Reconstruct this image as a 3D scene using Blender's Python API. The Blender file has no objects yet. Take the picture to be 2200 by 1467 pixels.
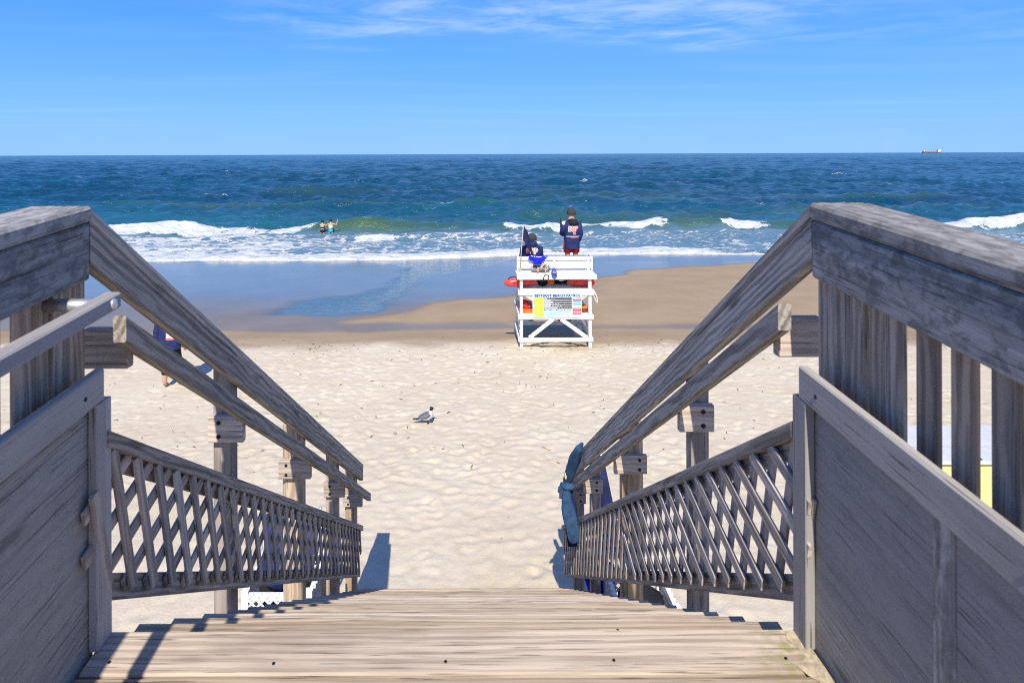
import bpy, bmesh, math, random
import numpy as np
from mathutils import Vector, Matrix
from mathutils.bvhtree import BVHTree

random.seed(7)
R = math.radians
scene = bpy.context.scene
COL = scene.collection

# ------------------------------------------------------------------ camera
cam_d = bpy.data.cameras.new('camera')
cam = bpy.data.objects.new('camera', cam_d)
COL.objects.link(cam)
cam.location = (0, 0, 0)                      # eye level is z = 0
cam.rotation_euler = (R(90), R(0.2), 0)
cam_d.sensor_width = 36.0
cam_d.lens = 24.0
cam_d.shift_x = 0.0409
cam_d.shift_y = -0.1828
cam_d.clip_start = 0.05
cam_d.clip_end = 90000
cam_d.dof.use_dof = True
cam_d.dof.focus_distance = 14.0
cam_d.dof.aperture_fstop = 7.0
scene.camera = cam

# ------------------------------------------------------------------ light
SUN_TX, SUN_TY = 0.06, 0.98                   # shadow offset per metre of height
sun_dir = Vector((SUN_TX, SUN_TY, -1)).normalized()
sun_d = bpy.data.lights.new('sun', 'SUN')
sun = bpy.data.objects.new('sun', sun_d)
COL.objects.link(sun)
sun_d.energy = 5.0
sun_d.angle = R(0.53)
sun_d.color = (1.0, 0.93, 0.82)
sun.rotation_euler = sun_dir.to_track_quat('-Z', 'Y').to_euler()
sun.location = (0, -20, 30)

world = bpy.data.worlds.new('World')
scene.world = world
world.use_nodes = True


def build_world():
    nt = world.node_tree
    N, L = nt.nodes, nt.links
    for n in list(N):
        N.remove(n)
    out = N.new('ShaderNodeOutputWorld')
    bg = N.new('ShaderNodeBackground')
    sky = N.new('ShaderNodeTexSky')
    sky.sky_type = 'NISHITA'
    sky.sun_disc = False
    sky.sun_elevation = math.asin(-sun_dir.z)
    sky.sun_rotation = math.pi
    sky.altitude = 0
    sky.air_density = 1.0
    sky.dust_density = 0.2
    sky.ozone_density = 3.0
    hs = N.new('ShaderNodeHueSaturation')
    hs.inputs['Hue'].default_value = 0.508
    hs.inputs['Saturation'].default_value = 1.25
    hs.inputs['Value'].default_value = 1.0
    L.new(sky.outputs[0], hs.inputs['Color'])
    # clear maritime air: the low sky stays blue down to the horizon, all the way round
    tc0 = N.new('ShaderNodeTexCoord')
    sp0 = N.new('ShaderNodeSeparateXYZ')
    L.new(tc0.outputs['Generated'], sp0.inputs[0])
    rmp = N.new('ShaderNodeValToRGB')
    els = rmp.color_ramp.elements
    K = 10.0
    stops = [(0.0, (.225, .475, .90)), (0.05, (.19, .455, .92)), (0.115, (.13, .39, .91)), (0.22, (.068, .295, .86)), (0.5, (.010, .11, .54)), (1.0, (.005, .07, .40))]
    els[0].position, els[1].position = stops[0][0], stops[-1][0]
    els[0].color = (*stops[0][1], 1); els[1].color = (*stops[-1][1], 1)
    for p_, c_ in stops[1:-1]:
        e = els.new(p_); e.color = (*c_, 1)
    L.new(sp0.outputs[2], rmp.inputs[0])
    sc10 = N.new('ShaderNodeMixRGB'); sc10.blend_type = 'MULTIPLY'; sc10.inputs['Fac'].default_value = 1.0
    sc10.inputs['Color2'].default_value = (K, K, K, 1)
    L.new(rmp.outputs[0], sc10.inputs['Color1'])
    blend = N.new('ShaderNodeMixRGB'); blend.inputs['Fac'].default_value = 0.94
    L.new(hs.outputs[0], blend.inputs['Color1']); L.new(sc10.outputs[0], blend.inputs['Color2'])
    # thin cirrus on a flat layer far overhead: direction projected on a plane
    tc = N.new('ShaderNodeTexCoord')
    sep = N.new('ShaderNodeSeparateXYZ')
    L.new(tc.outputs['Generated'], sep.inputs[0])
    mz = N.new('ShaderNodeMath'); mz.operation = 'MAXIMUM'; mz.inputs[1].default_value = 0.03
    L.new(sep.outputs[2], mz.inputs[0])
    dx = N.new('ShaderNodeMath'); dx.operation = 'DIVIDE'
    dy = N.new('ShaderNodeMath'); dy.operation = 'DIVIDE'
    L.new(sep.outputs[0], dx.inputs[0]); L.new(mz.outputs[0], dx.inputs[1])
    L.new(sep.outputs[1], dy.inputs[0]); L.new(mz.outputs[0], dy.inputs[1])
    cmb = N.new('ShaderNodeCombineXYZ')
    L.new(dx.outputs[0], cmb.inputs[0]); L.new(dy.outputs[0], cmb.inputs[1])

    def noise(scale, detail, rough, dist, sx, sy, ox, oy):
        mp = N.new('ShaderNodeMapping')
        mp.inputs['Scale'].default_value = (sx, sy, 1)
        mp.inputs['Location'].default_value = (ox, oy, 0)
        L.new(cmb.outputs[0], mp.inputs[0])
        n = N.new('ShaderNodeTexNoise')
        n.inputs['Scale'].default_value = scale
        n.inputs['Detail'].default_value = detail
        n.inputs['Roughness'].default_value = rough
        n.inputs['Distortion'].default_value = dist
        L.new(mp.outputs[0], n.inputs['Vector'])
        return n.outputs[0]

    def mr(sock, a, b, c=0.0, d=1.0):
        m = N.new('ShaderNodeMapRange')
        m.interpolation_type = 'SMOOTHSTEP'
        m.inputs['From Min'].default_value = a; m.inputs['From Max'].default_value = b
        m.inputs['To Min'].default_value = c; m.inputs['To Max'].default_value = d
        L.new(sock, m.inputs['Value'])
        return m.outputs[0]

    def mul(a, b):
        m = N.new('ShaderNodeMath'); m.operation = 'MULTIPLY'
        L.new(a, m.inputs[0])
        if isinstance(b, float):
            m.inputs[1].default_value = b
        else:
            L.new(b, m.inputs[1])
        return m.outputs[0]
    fine = mr(noise(1.6, 9, 0.66, 0.35, 0.85, 1.0, 3.0, 1.3), 0.36, 0.70)
    # cloud bank: a rough field of cirrus beyond x -1.3, nearer than y 7.2
    edge = noise(0.8, 4, 0.5, 0.2, 0.7, 1.0, 9.0, 2.0)
    ad = N.new('ShaderNodeMath'); ad.operation = 'MULTIPLY_ADD'
    L.new(edge, ad.inputs[0]); ad.inputs[1].default_value = 3.4
    L.new(dy.outputs[0], ad.inputs[2])
    bank = mr(ad.outputs[0], 7.0, 8.4, 1.0, 0.0)
    ad2 = N.new('ShaderNodeMath'); ad2.operation = 'MULTIPLY_ADD'
    L.new(edge, ad2.inputs[0]); ad2.inputs[1].default_value = -2.0
    L.new(dx.outputs[0], ad2.inputs[2])
    bankx = mr(ad2.outputs[0], -2.9, -1.4)
    ad3 = N.new('ShaderNodeMath'); ad3.operation = 'MULTIPLY_ADD'
    L.new(edge, ad3.inputs[0]); ad3.inputs[1].default_value = 2.0
    L.new(dx.outputs[0], ad3.inputs[2])
    bankr = mr(ad3.outputs[0], 2.7, 4.0, 1.0, 0.28)
    f = mul(mul(mul(fine, bank), bankx), bankr)
    # faint high veil towards the horizon
    veil = mul(mr(noise(0.5, 5, 0.55, 0.3, 0.35, 1.0, 5.0, 8.0), 0.45, 0.75), 0.10)
    av = N.new('ShaderNodeMath'); av.operation = 'MULTIPLY_ADD'; av.use_clamp = True
    L.new(f, av.inputs[0]); av.inputs[1].default_value = 0.50
    L.new(veil, av.inputs[2])
    mix = N.new('ShaderNodeMixRGB')
    mix.inputs['Color2'].default_value = (5.2, 6.6, 8.6, 1)
    L.new(av.outputs[0], mix.inputs['Fac'])
    L.new(blend.outputs[0], mix.inputs['Color1'])
    L.new(mix.outputs[0], bg.inputs['Color'])
    bg.inputs['Strength'].default_value = 0.10
    L.new(bg.outputs[0], out.inputs[0])


build_world()
scene.view_settings.view_transform = 'Standard'
scene.view_settings.look = 'None'
scene.view_settings.exposure = 0.30
scene.view_settings.gamma = 1.0
scene.view_settings.use_curve_mapping = False
scene.render.film_transparent = False
try:
    scene.cycles.use_denoising = False
    scene.cycles.filter_width = 1.0
    scene.cycles.sample_clamp_indirect = 4.0
    scene.cycles.sample_clamp_direct = 5.0
    scene.cycles.max_bounces = 6
except Exception:
    pass

# ------------------------------------------------------------------ object helpers
WM = {}


def world_of(o):
    return WM.get(o.name, Matrix.Identity(4)) if o else Matrix.Identity(4)


def link(name, mesh, mat_world, parent=None, mat=None, label=None):
    o = bpy.data.objects.new(name, mesh)
    COL.objects.link(o)
    if mat is not None and mesh is not None and len(mesh.materials) == 0:
        for m in (mat if isinstance(mat, (list, tuple)) else [mat]):
            mesh.materials.append(m)
    if parent is not None:
        o.parent = parent
        o.matrix_basis = world_of(parent).inverted() @ mat_world
    else:
        o.matrix_basis = mat_world
    WM[o.name] = mat_world.copy()
    if label:
        o['label'] = label
    return o


def thing(name, label, cat, loc, group=None):
    o = link(name, None, Matrix.Translation(Vector(loc)))
    o.empty_display_size = 0.2
    o['label'] = label; o['category'] = cat
    if group:
        o['group'] = group
    return o


def tag(o, label=None, cat=None, group=None, kind=None):
    if label: o['label'] = label
    if cat: o['category'] = cat
    if group: o['group'] = group
    if kind: o['kind'] = kind
    return o


def mesh_from(name, verts, faces, smooth=False, mats=None, fmat=None):
    me = bpy.data.meshes.new(name)
    me.from_pydata([tuple(v) for v in verts], [], faces)
    if smooth:
        me.polygons.foreach_set('use_smooth', [True] * len(me.polygons))
    if mats:
        for m in mats:
            me.materials.append(m)
        if fmat:
            me.polygons.foreach_set('material_index', fmat)
    me.update()
    return me


def obj_world(name, verts, faces, mat, parent=None, smooth=False, label=None, origin=None, recalc=False):
    """verts in world space; origin chosen at their centre unless given"""
    vs = [Vector(v) for v in verts]
    if origin is None:
        origin = sum(vs, Vector()) / len(vs)
    origin = Vector(origin)
    me = mesh_from(name, [v - origin for v in vs], faces, smooth)
    if recalc:
        bm = bmesh.new(); bm.from_mesh(me)
        bmesh.ops.recalc_face_normals(bm, faces=bm.faces)
        bm.to_mesh(me); bm.free()
    return link(name, me, Matrix.Translation(origin), parent, mat, label)


_board_cache = {}


def board(name, a, b, w, t, up, mat, parent=None, cut_a=False, cut_b=False, ch=0.003, label=None):
    """A sawn board from a to b. w along 'up', t across. Local x runs along the grain."""
    a, b = Vector(a), Vector(b)
    d = (b - a); Ln = d.length; d.normalize()
    up = Vector(up); up = (up - d * up.dot(d)).normalized()
    s = up.cross(d).normalized()
    hw, ht = w / 2, t / 2
    c = min(ch, hw * 0.45, ht * 0.45)
    prof = [(-ht + c, -hw), (ht - c, -hw), (ht, -hw + c), (ht, hw - c), (ht - c, hw), (-ht + c, hw), (-ht, hw - c), (-ht, -hw + c)]
    key = (round(Ln, 4), round(w, 4), round(t, 4), cut_a, cut_b, round(c, 4), round(d.y, 4), round(d.z, 4), mat.name)
    me = _board_cache.get(key)
    if me is None:
        vs = []
        for end, cut in ((0.0, cut_a), (Ln, cut_b)):
            for (y, z) in prof:
                x = end
                if cut and abs(d.y) > 1e-4:
                    off = s * y + up * z
                    x = end - off.y / d.y
                vs.append((x, y, z))
        fs = [tuple(range(7, -1, -1)), tuple(range(8, 16))]
        for i in range(8):
            j = (i + 1) % 8
            fs.append((i, j, 8 + j, 8 + i))
        me = mesh_from(name, vs, fs)
        bm = bmesh.new(); bm.from_mesh(me)
        bmesh.ops.recalc_face_normals(bm, faces=bm.faces)
        bm.to_mesh(me); bm.free()
        me.materials.append(mat)
        _board_cache[key] = me
    M = Matrix((d, s, up)).transposed().to_4x4()
    M.translation = a
    return link(name, me, M, parent, None, label)


def tube_geo(path, radii, n=10, cap=True):
    """rings along a path; radii: float or (rx, ry) per point. returns verts, faces"""
    path = [Vector(p) for p in path]
    vs, fs = [], []
    m = len(path)
    prev = None
    for i, p in enumerate(path):
        if i == 0: d = path[1] - path[0]
        elif i == m - 1: d = path[-1] - path[-2]
        else: d = (path[i + 1] - path[i]).normalized() + (path[i] - path[i - 1]).normalized()
        if d.length < 1e-9: d = Vector((0, 0, 1))
        d.normalize()
        if prev is None:
            ref = Vector((1, 0, 0)) if abs(d.x) < 0.9 else Vector((0, 0, 1))
            u = (ref - d * ref.dot(d)).normalized()
        else:
            u = (prev - d * prev.dot(d)).normalized()
        prev = u
        v = d.cross(u)
        r = radii[i]
        rx, ry = (r, r) if not isinstance(r, (tuple, list)) else r
        for k in range(n):
            a = 2 * math.pi * k / n
            vs.append(p + u * (rx * math.cos(a)) + v * (ry * math.sin(a)))
    for i in range(m - 1):
        for k in range(n):
            k2 = (k + 1) % n
            fs.append((i * n + k, i * n + k2, (i + 1) * n + k2, (i + 1) * n + k))
    if cap:
        fs.append(tuple(range(n - 1, -1, -1)))
        fs.append(tuple(range((m - 1) * n, m * n)))
    return vs, fs


def merge(*geos):
    V, F = [], []
    for vs, fs in geos:
        o = len(V)
        V += list(vs)
        F += [tuple(i + o for i in f) for f in fs]
    return V, F


def ell_geo(c, r, nu=14, nv=9, rot=None, zmin=-1.0):
    """ellipsoid, optionally cut below zmin (unit)"""
    c = Vector(c)
    vs, fs = [], []
    a0 = math.asin(max(-1, zmin))
    for i in range(nv + 1):
        th = a0 + (math.pi / 2 - a0) * i / nv
        for k in range(nu):
            ph = 2 * math.pi * k / nu
            v = Vector((r[0] * math.cos(th) * math.cos(ph), r[1] * math.cos(th) * math.sin(ph), r[2] * math.sin(th)))
            if rot is not None: v = rot @ v
            vs.append(c + v)
    for i in range(nv):
        for k in range(nu):
            k2 = (k + 1) % nu
            fs.append((i * nu + k, i * nu + k2, (i + 1) * nu + k2, (i + 1) * nu + k))
    fs.append(tuple(range(nu - 1, -1, -1)))
    return vs, fs


def box_geo(x0, x1, y0, y1, z0, z1):
    vs = [(x0, y0, z0), (x1, y0, z0), (x1, y1, z0), (x0, y1, z0), (x0, y0, z1), (x1, y0, z1), (x1, y1, z1), (x0, y1, z1)]
    fs = [(0, 3, 2, 1), (4, 5, 6, 7), (0, 1, 5, 4), (1, 2, 6, 5), (2, 3, 7, 6), (3, 0, 4, 7)]
    return [Vector(v) for v in vs], fs


def put(name, geo, mat, parent=None, smooth=True, label=None, origin=None):
    return obj_world(name, geo[0], geo[1], mat, parent, smooth, label, origin, recalc=True)


# ------------------------------------------------------------------ materials
class NT:
    def __init__(self, name):
        self.m = bpy.data.materials.new(name)
        self.m.use_nodes = True
        self.t = self.m.node_tree
        self.N, self.L = self.t.nodes, self.t.links
        self.b = self.N.get('Principled BSDF')
        self.b.inputs['Specular IOR Level'].default_value = 0.3

    def new(self, kind, **kw):
        n = self.N.new(kind)
        for k, v in kw.items():
            setattr(n, k, v)
        return n

    def link(self, a, b): self.L.new(a, b)

    def noise(self, vec, scale, detail=4, rough=0.55, dist=0.0):
        n = self.N.new('ShaderNodeTexNoise')
        n.inputs['Scale'].default_value = scale
        n.inputs['Detail'].default_value = detail
        n.inputs['Roughness'].default_value = rough
        n.inputs['Distortion'].default_value = dist
        if vec is not None: self.L.new(vec, n.inputs['Vector'])
        return n.outputs[0]

    def mapping(self, vec, scale=(1, 1, 1), loc=(0, 0, 0), rot=(0, 0, 0)):
        m = self.N.new('ShaderNodeMapping')
        m.inputs['Scale'].default_value = scale
        m.inputs['Location'].default_value = loc
        m.inputs['Rotation'].default_value = rot
        self.L.new(vec, m.inputs['Vector'])
        return m.outputs[0]

    def rng(self, s, a, b, c=0.0, d=1.0, smooth=True):
        m = self.N.new('ShaderNodeMapRange')
        if smooth: m.interpolation_type = 'SMOOTHSTEP'
        for k, v in (('From Min', a), ('From Max', b), ('To Min', c), ('To Max', d)):
            m.inputs[k].default_value = v
        self.L.new(s, m.inputs['Value'])
        return m.outputs[0]

    def math(self, op, a, b=0.0, c=None, clamp=False):
        m = self.N.new('ShaderNodeMath'); m.operation = op; m.use_clamp = clamp
        for i, s in enumerate((a, b, c)):
            if s is None: continue
            if isinstance(s, (int, float)): m.inputs[i].default_value = s
            else: self.L.new(s, m.inputs[i])
        return m.outputs[0]

    def mix(self, f, a, b, mode='MIX'):
        m = self.N.new('ShaderNodeMixRGB'); m.blend_type = mode
        for k, s in (('Fac', f), ('Color1', a), ('Color2', b)):
            if isinstance(s, (int, float)): m.inputs[k].default_value = s
            elif isinstance(s, (tuple, list)): m.inputs[k].default_value = (s[0], s[1], s[2], 1)
            else: self.L.new(s, m.inputs[k])
        return m.outputs[0]

    def attr(self, name):
        a = self.N.new('ShaderNodeAttribute'); a.attribute_name = name
        return a.outputs['Fac']

    def bump(self, h, strength, dist=0.01, normal=None):
        b = self.N.new('ShaderNodeBump')
        b.inputs['Strength'].default_value = strength
        b.inputs['Distance'].default_value = dist
        self.L.new(h, b.inputs['Height'])
        if normal is not None: self.L.new(normal, b.inputs['Normal'])
        return b.outputs[0]

    def set(self, key, v):
        i = self.b.inputs[key]
        if isinstance(v, (int, float)): i.default_value = v
        elif isinstance(v, (tuple, list)): i.default_value = (v[0], v[1], v[2], 1)
        else: self.L.new(v, i)


def plain(name, col, rough=0.6, var=0.12, scale=9.0, spec=0.3, metal=0.0, bump=0.0):
    t = NT(name)
    tc = t.new('ShaderNodeTexCoord')
    n = t.noise(tc.outputs['Object'], scale, 5, 0.6)
    dark = tuple(c * (1 - var * 1.6) for c in col)
    lite = tuple(min(1, c * (1 + var)) for c in col)
    t.set('Base Color', t.mix(t.rng(n, 0.3, 0.7), dark, lite))
    t.set('Roughness', rough)
    t.set('Metallic', metal)
    t.b.inputs['Specular IOR Level'].default_value = spec
    if bump:
        t.set('Normal', t.bump(n, bump, 0.01))
    return t.m


def wood(name, lite, dark, stain=(0.05, 0.045, 0.045), ring=1.0, knots=True, blotch=0.35, bump=0.35, algae=None, fine=1.0, ramt=0.34, mottle=0.0, rx=0.30, tone_v=0.40):
    t = NT(name)
    tc = t.new('ShaderNodeTexCoord')
    oi = t.new('ShaderNodeObjectInfo')
    off = t.new('ShaderNodeVectorMath', operation='MULTIPLY_ADD')
    cmb = t.new('ShaderNodeCombineXYZ')
    r = oi.outputs['Random']
    t.link(t.math('MULTIPLY', r, 37.0), cmb.inputs[0])
    t.link(t.math('MULTIPLY', t.math('FRACT', t.math('MULTIPLY', r, 13.7)), 0.16), cmb.inputs[1])
    t.link(t.math('MULTIPLY', t.math('FRACT', t.math('MULTIPLY', r, 7.3)), 0.22), cmb.inputs[2])
    off.inputs[1].default_value = (1, 1, 1)
    t.link(tc.outputs['Object'], off.inputs[0]); t.link(cmb.outputs[0], off.inputs[2])
    P = off.outputs[0]
    # growth rings cut lengthwise
    wv = t.new('ShaderNodeTexWave', wave_type='RINGS', rings_direction='X', wave_profile='SIN')
    wv.inputs['Scale'].default_value = 15.0 * ring
    wv.inputs['Distortion'].default_value = 7.0
    wv.inputs['Detail'].default_value = 3.0
    wv.inputs['Detail Scale'].default_value = 0.9
    wv.inputs['Detail Roughness'].default_value = 0.45
    t.link(t.mapping(P, (rx, 1, 1), (0, 0.06, 0.035)), wv.inputs['Vector'])
    rings = t.rng(wv.outputs['Fac'], 0.05, 0.95)
    fib = t.noise(t.mapping(P, (3.5, 130 * fine, 130 * fine)), 1.0, 5, 0.65)
    fib2 = t.noise(t.mapping(P, (1.0, 26, 26)), 1.0, 4, 0.6)
    blt = t.noise(t.mapping(P, (1.6, 6, 6)), 1.0, 4, 0.6)
    g = t.math('ADD', t.math('MULTIPLY', rings, ramt), t.math('ADD', t.math('MULTIPLY', t.rng(fib, 0.25, 0.75), 0.33), t.math('MULTIPLY', t.rng(fib2, 0.3, 0.7), 0.3)))
    col = t.mix(t.rng(g, 0.12, 0.92), lite, dark)
    col = t.mix(t.math('MULTIPLY', t.rng(blt, 0.5, 0.78), blotch), col, stain)
    if mottle:
        mo = t.noise(t.mapping(P, (22, 34, 34)), 1.0, 5, 0.65, 0.6)
        col = t.mix(t.math('MULTIPLY', t.rng(mo, 0.42, 0.62), mottle), col, tuple(c * 0.5 for c in dark))
    h = g
    if knots:
        vo = t.new('ShaderNodeTexVoronoi', feature='F1')
        vo.inputs['Scale'].default_value = 1.0
        t.link(t.mapping(P, (1.7, 7.5, 7.5)), vo.inputs['Vector'])
        k = t.rng(vo.outputs['Distance'], 0.045, 0.15, 1.0, 0.0)
        col = t.mix(t.math('MULTIPLY', k, 0.62), col, tuple(c * 0.42 for c in dark))
        # little nail heads and checks
        ck = t.noise(t.mapping(P, (5, 210, 210)), 1.0, 2, 0.4)
        ckm = t.math('MULTIPLY', t.rng(ck, 0.63, 0.69), 0.62)
        col = t.mix(ckm, col, (0.03, 0.026, 0.024))
        h = t.math('ADD', h, t.math('MULTIPLY', ckm, 0.9))
    # board to board tone
    tone = t.new('ShaderNodeHueSaturation')
    t.link(col, tone.inputs['Color'])
    t.link(t.math('MULTIPLY_ADD', t.math('FRACT', t.math('MULTIPLY', r, 29.1)), tone_v, 1.0 - tone_v / 2), tone.inputs['Value'])
    t.link(t.math('MULTIPLY_ADD', t.math('FRACT', t.math('MULTIPLY', r, 3.9)), 0.4, 0.8), tone.inputs['Saturation'])
    col = tone.outputs[0]
    if algae is not None:
        geo = t.new('ShaderNodeNewGeometry')
        sp = t.new('ShaderNodeSeparateXYZ'); t.link(geo.outputs['Position'], sp.inputs[0])
        n = t.noise(geo.outputs['Position'], 14, 5, 0.6)
        x0, x1, ac = algae
        e = t.math('ADD', sp.outputs[0], t.math('MULTIPLY', n, 0.3))
        m = t.math('MULTIPLY', t.rng(e, x0, x1), t.rng(t.noise(geo.outputs['Position'], 30, 4), 0.35, 0.6))
        col = t.mix(t.math('MULTIPLY', m, 0.7), col, ac)
    t.set('Base Color', col)
    t.set('Roughness', 0.82)
    t.b.inputs['Specular IOR Level'].default_value = 0.22
    t.set('Normal', t.bump(h, bump, -0.004))
    return t.m


M = {}
M['rail'] = wood('weathered_rail_wood', (0.50, 0.445, 0.385), (0.20, 0.175, 0.152), blotch=0.35, ramt=0.36, rx=0.22, bump=0.5)
M['cap'] = wood('mottled_cap_wood', (0.35, 0.34, 0.325), (0.165, 0.162, 0.16), blotch=0.4, ring=0.8, ramt=0.2, mottle=0.6)
M['post'] = wood('grey_post_wood', (0.48, 0.40, 0.34), (0.27, 0.22, 0.185), blotch=0.3)
M['pile'] = wood('brown_pile_wood', (0.50, 0.38, 0.25), (0.29, 0.21, 0.135), blotch=0.3)
M['block'] = wood('pale_block_wood', (0.56, 0.47, 0.39), (0.36, 0.29, 0.24), blotch=0.2)
M['tread'] = wood('tread_wood', (0.53, 0.435, 0.33), (0.29, 0.225, 0.165), stain=(0.25, 0.18, 0.13), blotch=0.6, bump=0.5, rx=0.10, ramt=0.3, tone_v=0.5)
M['plank'] = wood('deck_plank_wood', (0.49, 0.39, 0.285), (0.255, 0.19, 0.135), stain=(0.20, 0.14, 0.10), blotch=0.6, bump=0.45, rx=0.10, ramt=0.3,
                  algae=(0.80, 1.02, (0.23, 0.22, 0.06)))
M['slat'] = wood('lattice_wood', (0.52, 0.445, 0.375), (0.25, 0.215, 0.185), knots=False, blotch=0.35)
M['baluster'] = wood('baluster_wood', (0.47, 0.375, 0.285), (0.21, 0.165, 0.13), stain=(0.045, 0.055, 0.03), blotch=0.5)
M['trim'] = wood('painted_trim_wood', (0.415, 0.395, 0.365), (0.305, 0.288, 0.267), blotch=0.4, stain=(0.17, 0.15, 0.14), bump=0.12, ring=0.5, ramt=0.1)
M['panel'] = wood('rough_panel_wood', (0.335, 0.325, 0.305), (0.205, 0.198, 0.187), stain=(0.15, 0.145, 0.138), blotch=0.3, bump=0.5, ring=0.3, fine=0.6, ramt=0.0, mottle=0.12)
M['grab'] = wood('grey_grab_wood', (0.33, 0.315, 0.31), (0.22, 0.21, 0.21), knots=False, blotch=0.3, ramt=0.15)
M['batten'] = wood('lichen_batten_wood', (0.58, 0.57, 0.52), (0.24, 0.23, 0.20), knots=False, blotch=0.5, ring=1.8, mottle=0.4)
M['bolt'] = plain('dark_bolt', (0.03, 0.026, 0.025), 0.6, metal=0.6)
M['galv'] = plain('galvanised', (0.62, 0.63, 0.64), 0.38, metal=0.75, var=0.08)
M['white'] = plain('white_paint', (0.78, 0.78, 0.76), 0.5, var=0.09, scale=5)
M['white2'] = plain('white_vinyl', (0.78, 0.78, 0.77), 0.4, var=0.04)
M['navy'] = plain('navy_cloth', (0.012, 0.022, 0.085), 0.75, var=0.2)
M['navy2'] = plain('navy_jacket', (0.016, 0.026, 0.11), 0.6, var=0.2)
M['dark'] = plain('black_cloth', (0.014, 0.014, 0.017), 0.8, var=0.2)
M['grey_knit'] = plain('grey_knit', (0.045, 0.045, 0.05), 0.9, var=0.25, scale=60)
M['red'] = plain('red_plastic', (0.80, 0.06, 0.05), 0.32, var=0.1, spec=0.5)
M['red_dark'] = plain('red_cloth', (0.55, 0.03, 0.035), 0.8, var=0.1)
M['orange'] = plain('orange_cloth', (0.85, 0.16, 0.015), 0.6, var=0.1)
M['skin'] = plain('skin', (0.50, 0.27, 0.175), 0.5, var=0.07, spec=0.4)
M['skin2'] = plain('sunny_skin', (0.56, 0.34, 0.24), 0.5, var=0.07, spec=0.4)
M['hair'] = plain('dark_hair', (0.018, 0.012, 0.01), 0.6, var=0.2)
M['blue_cloth'] = plain('royal_blue_towel', (0.015, 0.02, 0.55), 0.9, var=0.2, scale=30)
M['denim'] = plain('mid_blue_cloth', (0.028, 0.072, 0.155), 0.9, var=0.2, scale=22, bump=0.12)
M['rope'] = plain('white_rope', (0.72, 0.70, 0.66), 0.8, var=0.1)
M['bamboo'] = plain('tan_pole', (0.55, 0.42, 0.28), 0.6, var=0.12)
M['yellow'] = plain('yellow_paint', (0.66, 0.60, 0.26), 0.5, var=0.04)
M['pale'] = plain('pale_grey_paint', (0.56, 0.57, 0.57), 0.5, var=0.05)
M['sign'] = plain('sign_pale_blue', (0.62, 0.78, 0.93), 0.35, var=0.02)
M['sign_white'] = plain('sign_white', (0.85, 0.86, 0.88), 0.35, var=0.02)
M['sign_yellow'] = plain('sign_yellow', (0.86, 0.80, 0.05), 0.35, var=0.03)
M['sign_black'] = plain('sign_black', (0.012, 0.014, 0.02), 0.35, var=0.05)
M['sign_grey'] = plain('sign_grey', (0.42, 0.43, 0.46), 0.4, var=0.05)
M['sign_red'] = plain('sign_red', (0.75, 0.07, 0.12), 0.35, var=0.05)
M['sign_blue'] = plain('sign_blue', (0.03, 0.09, 0.34), 0.35, var=0.05)
M['sign_cyan'] = plain('sign_cyan', (0.12, 0.45, 0.80), 0.35, var=0.05)
M['letter_red'] = plain('letter_coral', (0.85, 0.20, 0.17), 0.6, var=0.04)
M['letter_white'] = plain('letter_white', (0.82, 0.82, 0.82), 0.6, var=0.03)
M['gull_grey'] = plain('gull_grey', (0.13, 0.14, 0.165), 0.8, var=0.15)
M['gull_leg'] = plain('gull_leg', (.10, .035, .03), .6)
M['gull_white'] = plain('gull_white', (0.62, 0.62, 0.63), 0.8, var=0.03)
M['gull_black'] = plain('gull_black', (0.012, 0.012, 0.014), 0.7, var=0.1)
M['hull'] = plain('ship_hull', (0.20, 0.14, 0.16), 0.6, var=0.2, scale=0.05)  # hull colour lightened to stand in for distance haze
M['camo'] = None


def camo():
    t = NT('camouflage_cloth')
    tc = t.new('ShaderNodeTexCoord')
    n = t.noise(tc.outputs['Object'], 11, 2, 0.5, 0.6)
    n2 = t.noise(t.mapping(tc.outputs['Object'], (1, 1, 1), (4, 2, 1)), 15, 2, 0.5, 0.6)
    c = t.mix(t.rng(n, 0.47, 0.5), (0.19, 0.20, 0.17), (0.38, 0.38, 0.34))
    c = t.mix(t.rng(n2, 0.56, 0.58), c, (0.035, 0.04, 0.035))
    t.set('Base Color', c); t.set('Roughness', 0.85)
    return t.m


M['camo'] = camo()

# ------------------------------------------------------------------ numpy noise


def _hash(ix, iy, seed):
    h = (ix.astype(np.int64) * 374761393 + iy.astype(np.int64) * 668265263 + seed * 1442695041) & 0x7fffffff
    h = ((h ^ (h >> 13)) * 1274126177) & 0x7fffffff
    h = h ^ (h >> 16)
    return (h & 0xffff) / 65535.0


def vnoise(x, y, seed=0):
    ix, iy = np.floor(x), np.floor(y)
    fx, fy = x - ix, y - iy
    fx = fx * fx * fx * (fx * (fx * 6 - 15) + 10); fy = fy * fy * fy * (fy * (fy * 6 - 15) + 10)
    ix = ix.astype(np.int64); iy = iy.astype(np.int64)
    a, b = _hash(ix, iy, seed), _hash(ix + 1, iy, seed)
    c, d = _hash(ix, iy + 1, seed), _hash(ix + 1, iy + 1, seed)
    return (a * (1 - fx) + b * fx) * (1 - fy) + (c * (1 - fx) + d * fx) * fy


def fbm(x, y, oct=4, seed=0, gain=0.5):
    s, a, tot = 0, 1.0, 0
    for o in range(oct):
        s = s + a * vnoise(x * 2 ** o + 17.3 * o, y * 2 ** o - 9.1 * o, seed + o)
        tot += a; a *= gain
    return s / tot


def sstep(a, b, x):
    t = np.clip((x - a) / (b - a), 0, 1)
    return t * t * (3 - 2 * t)


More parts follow.
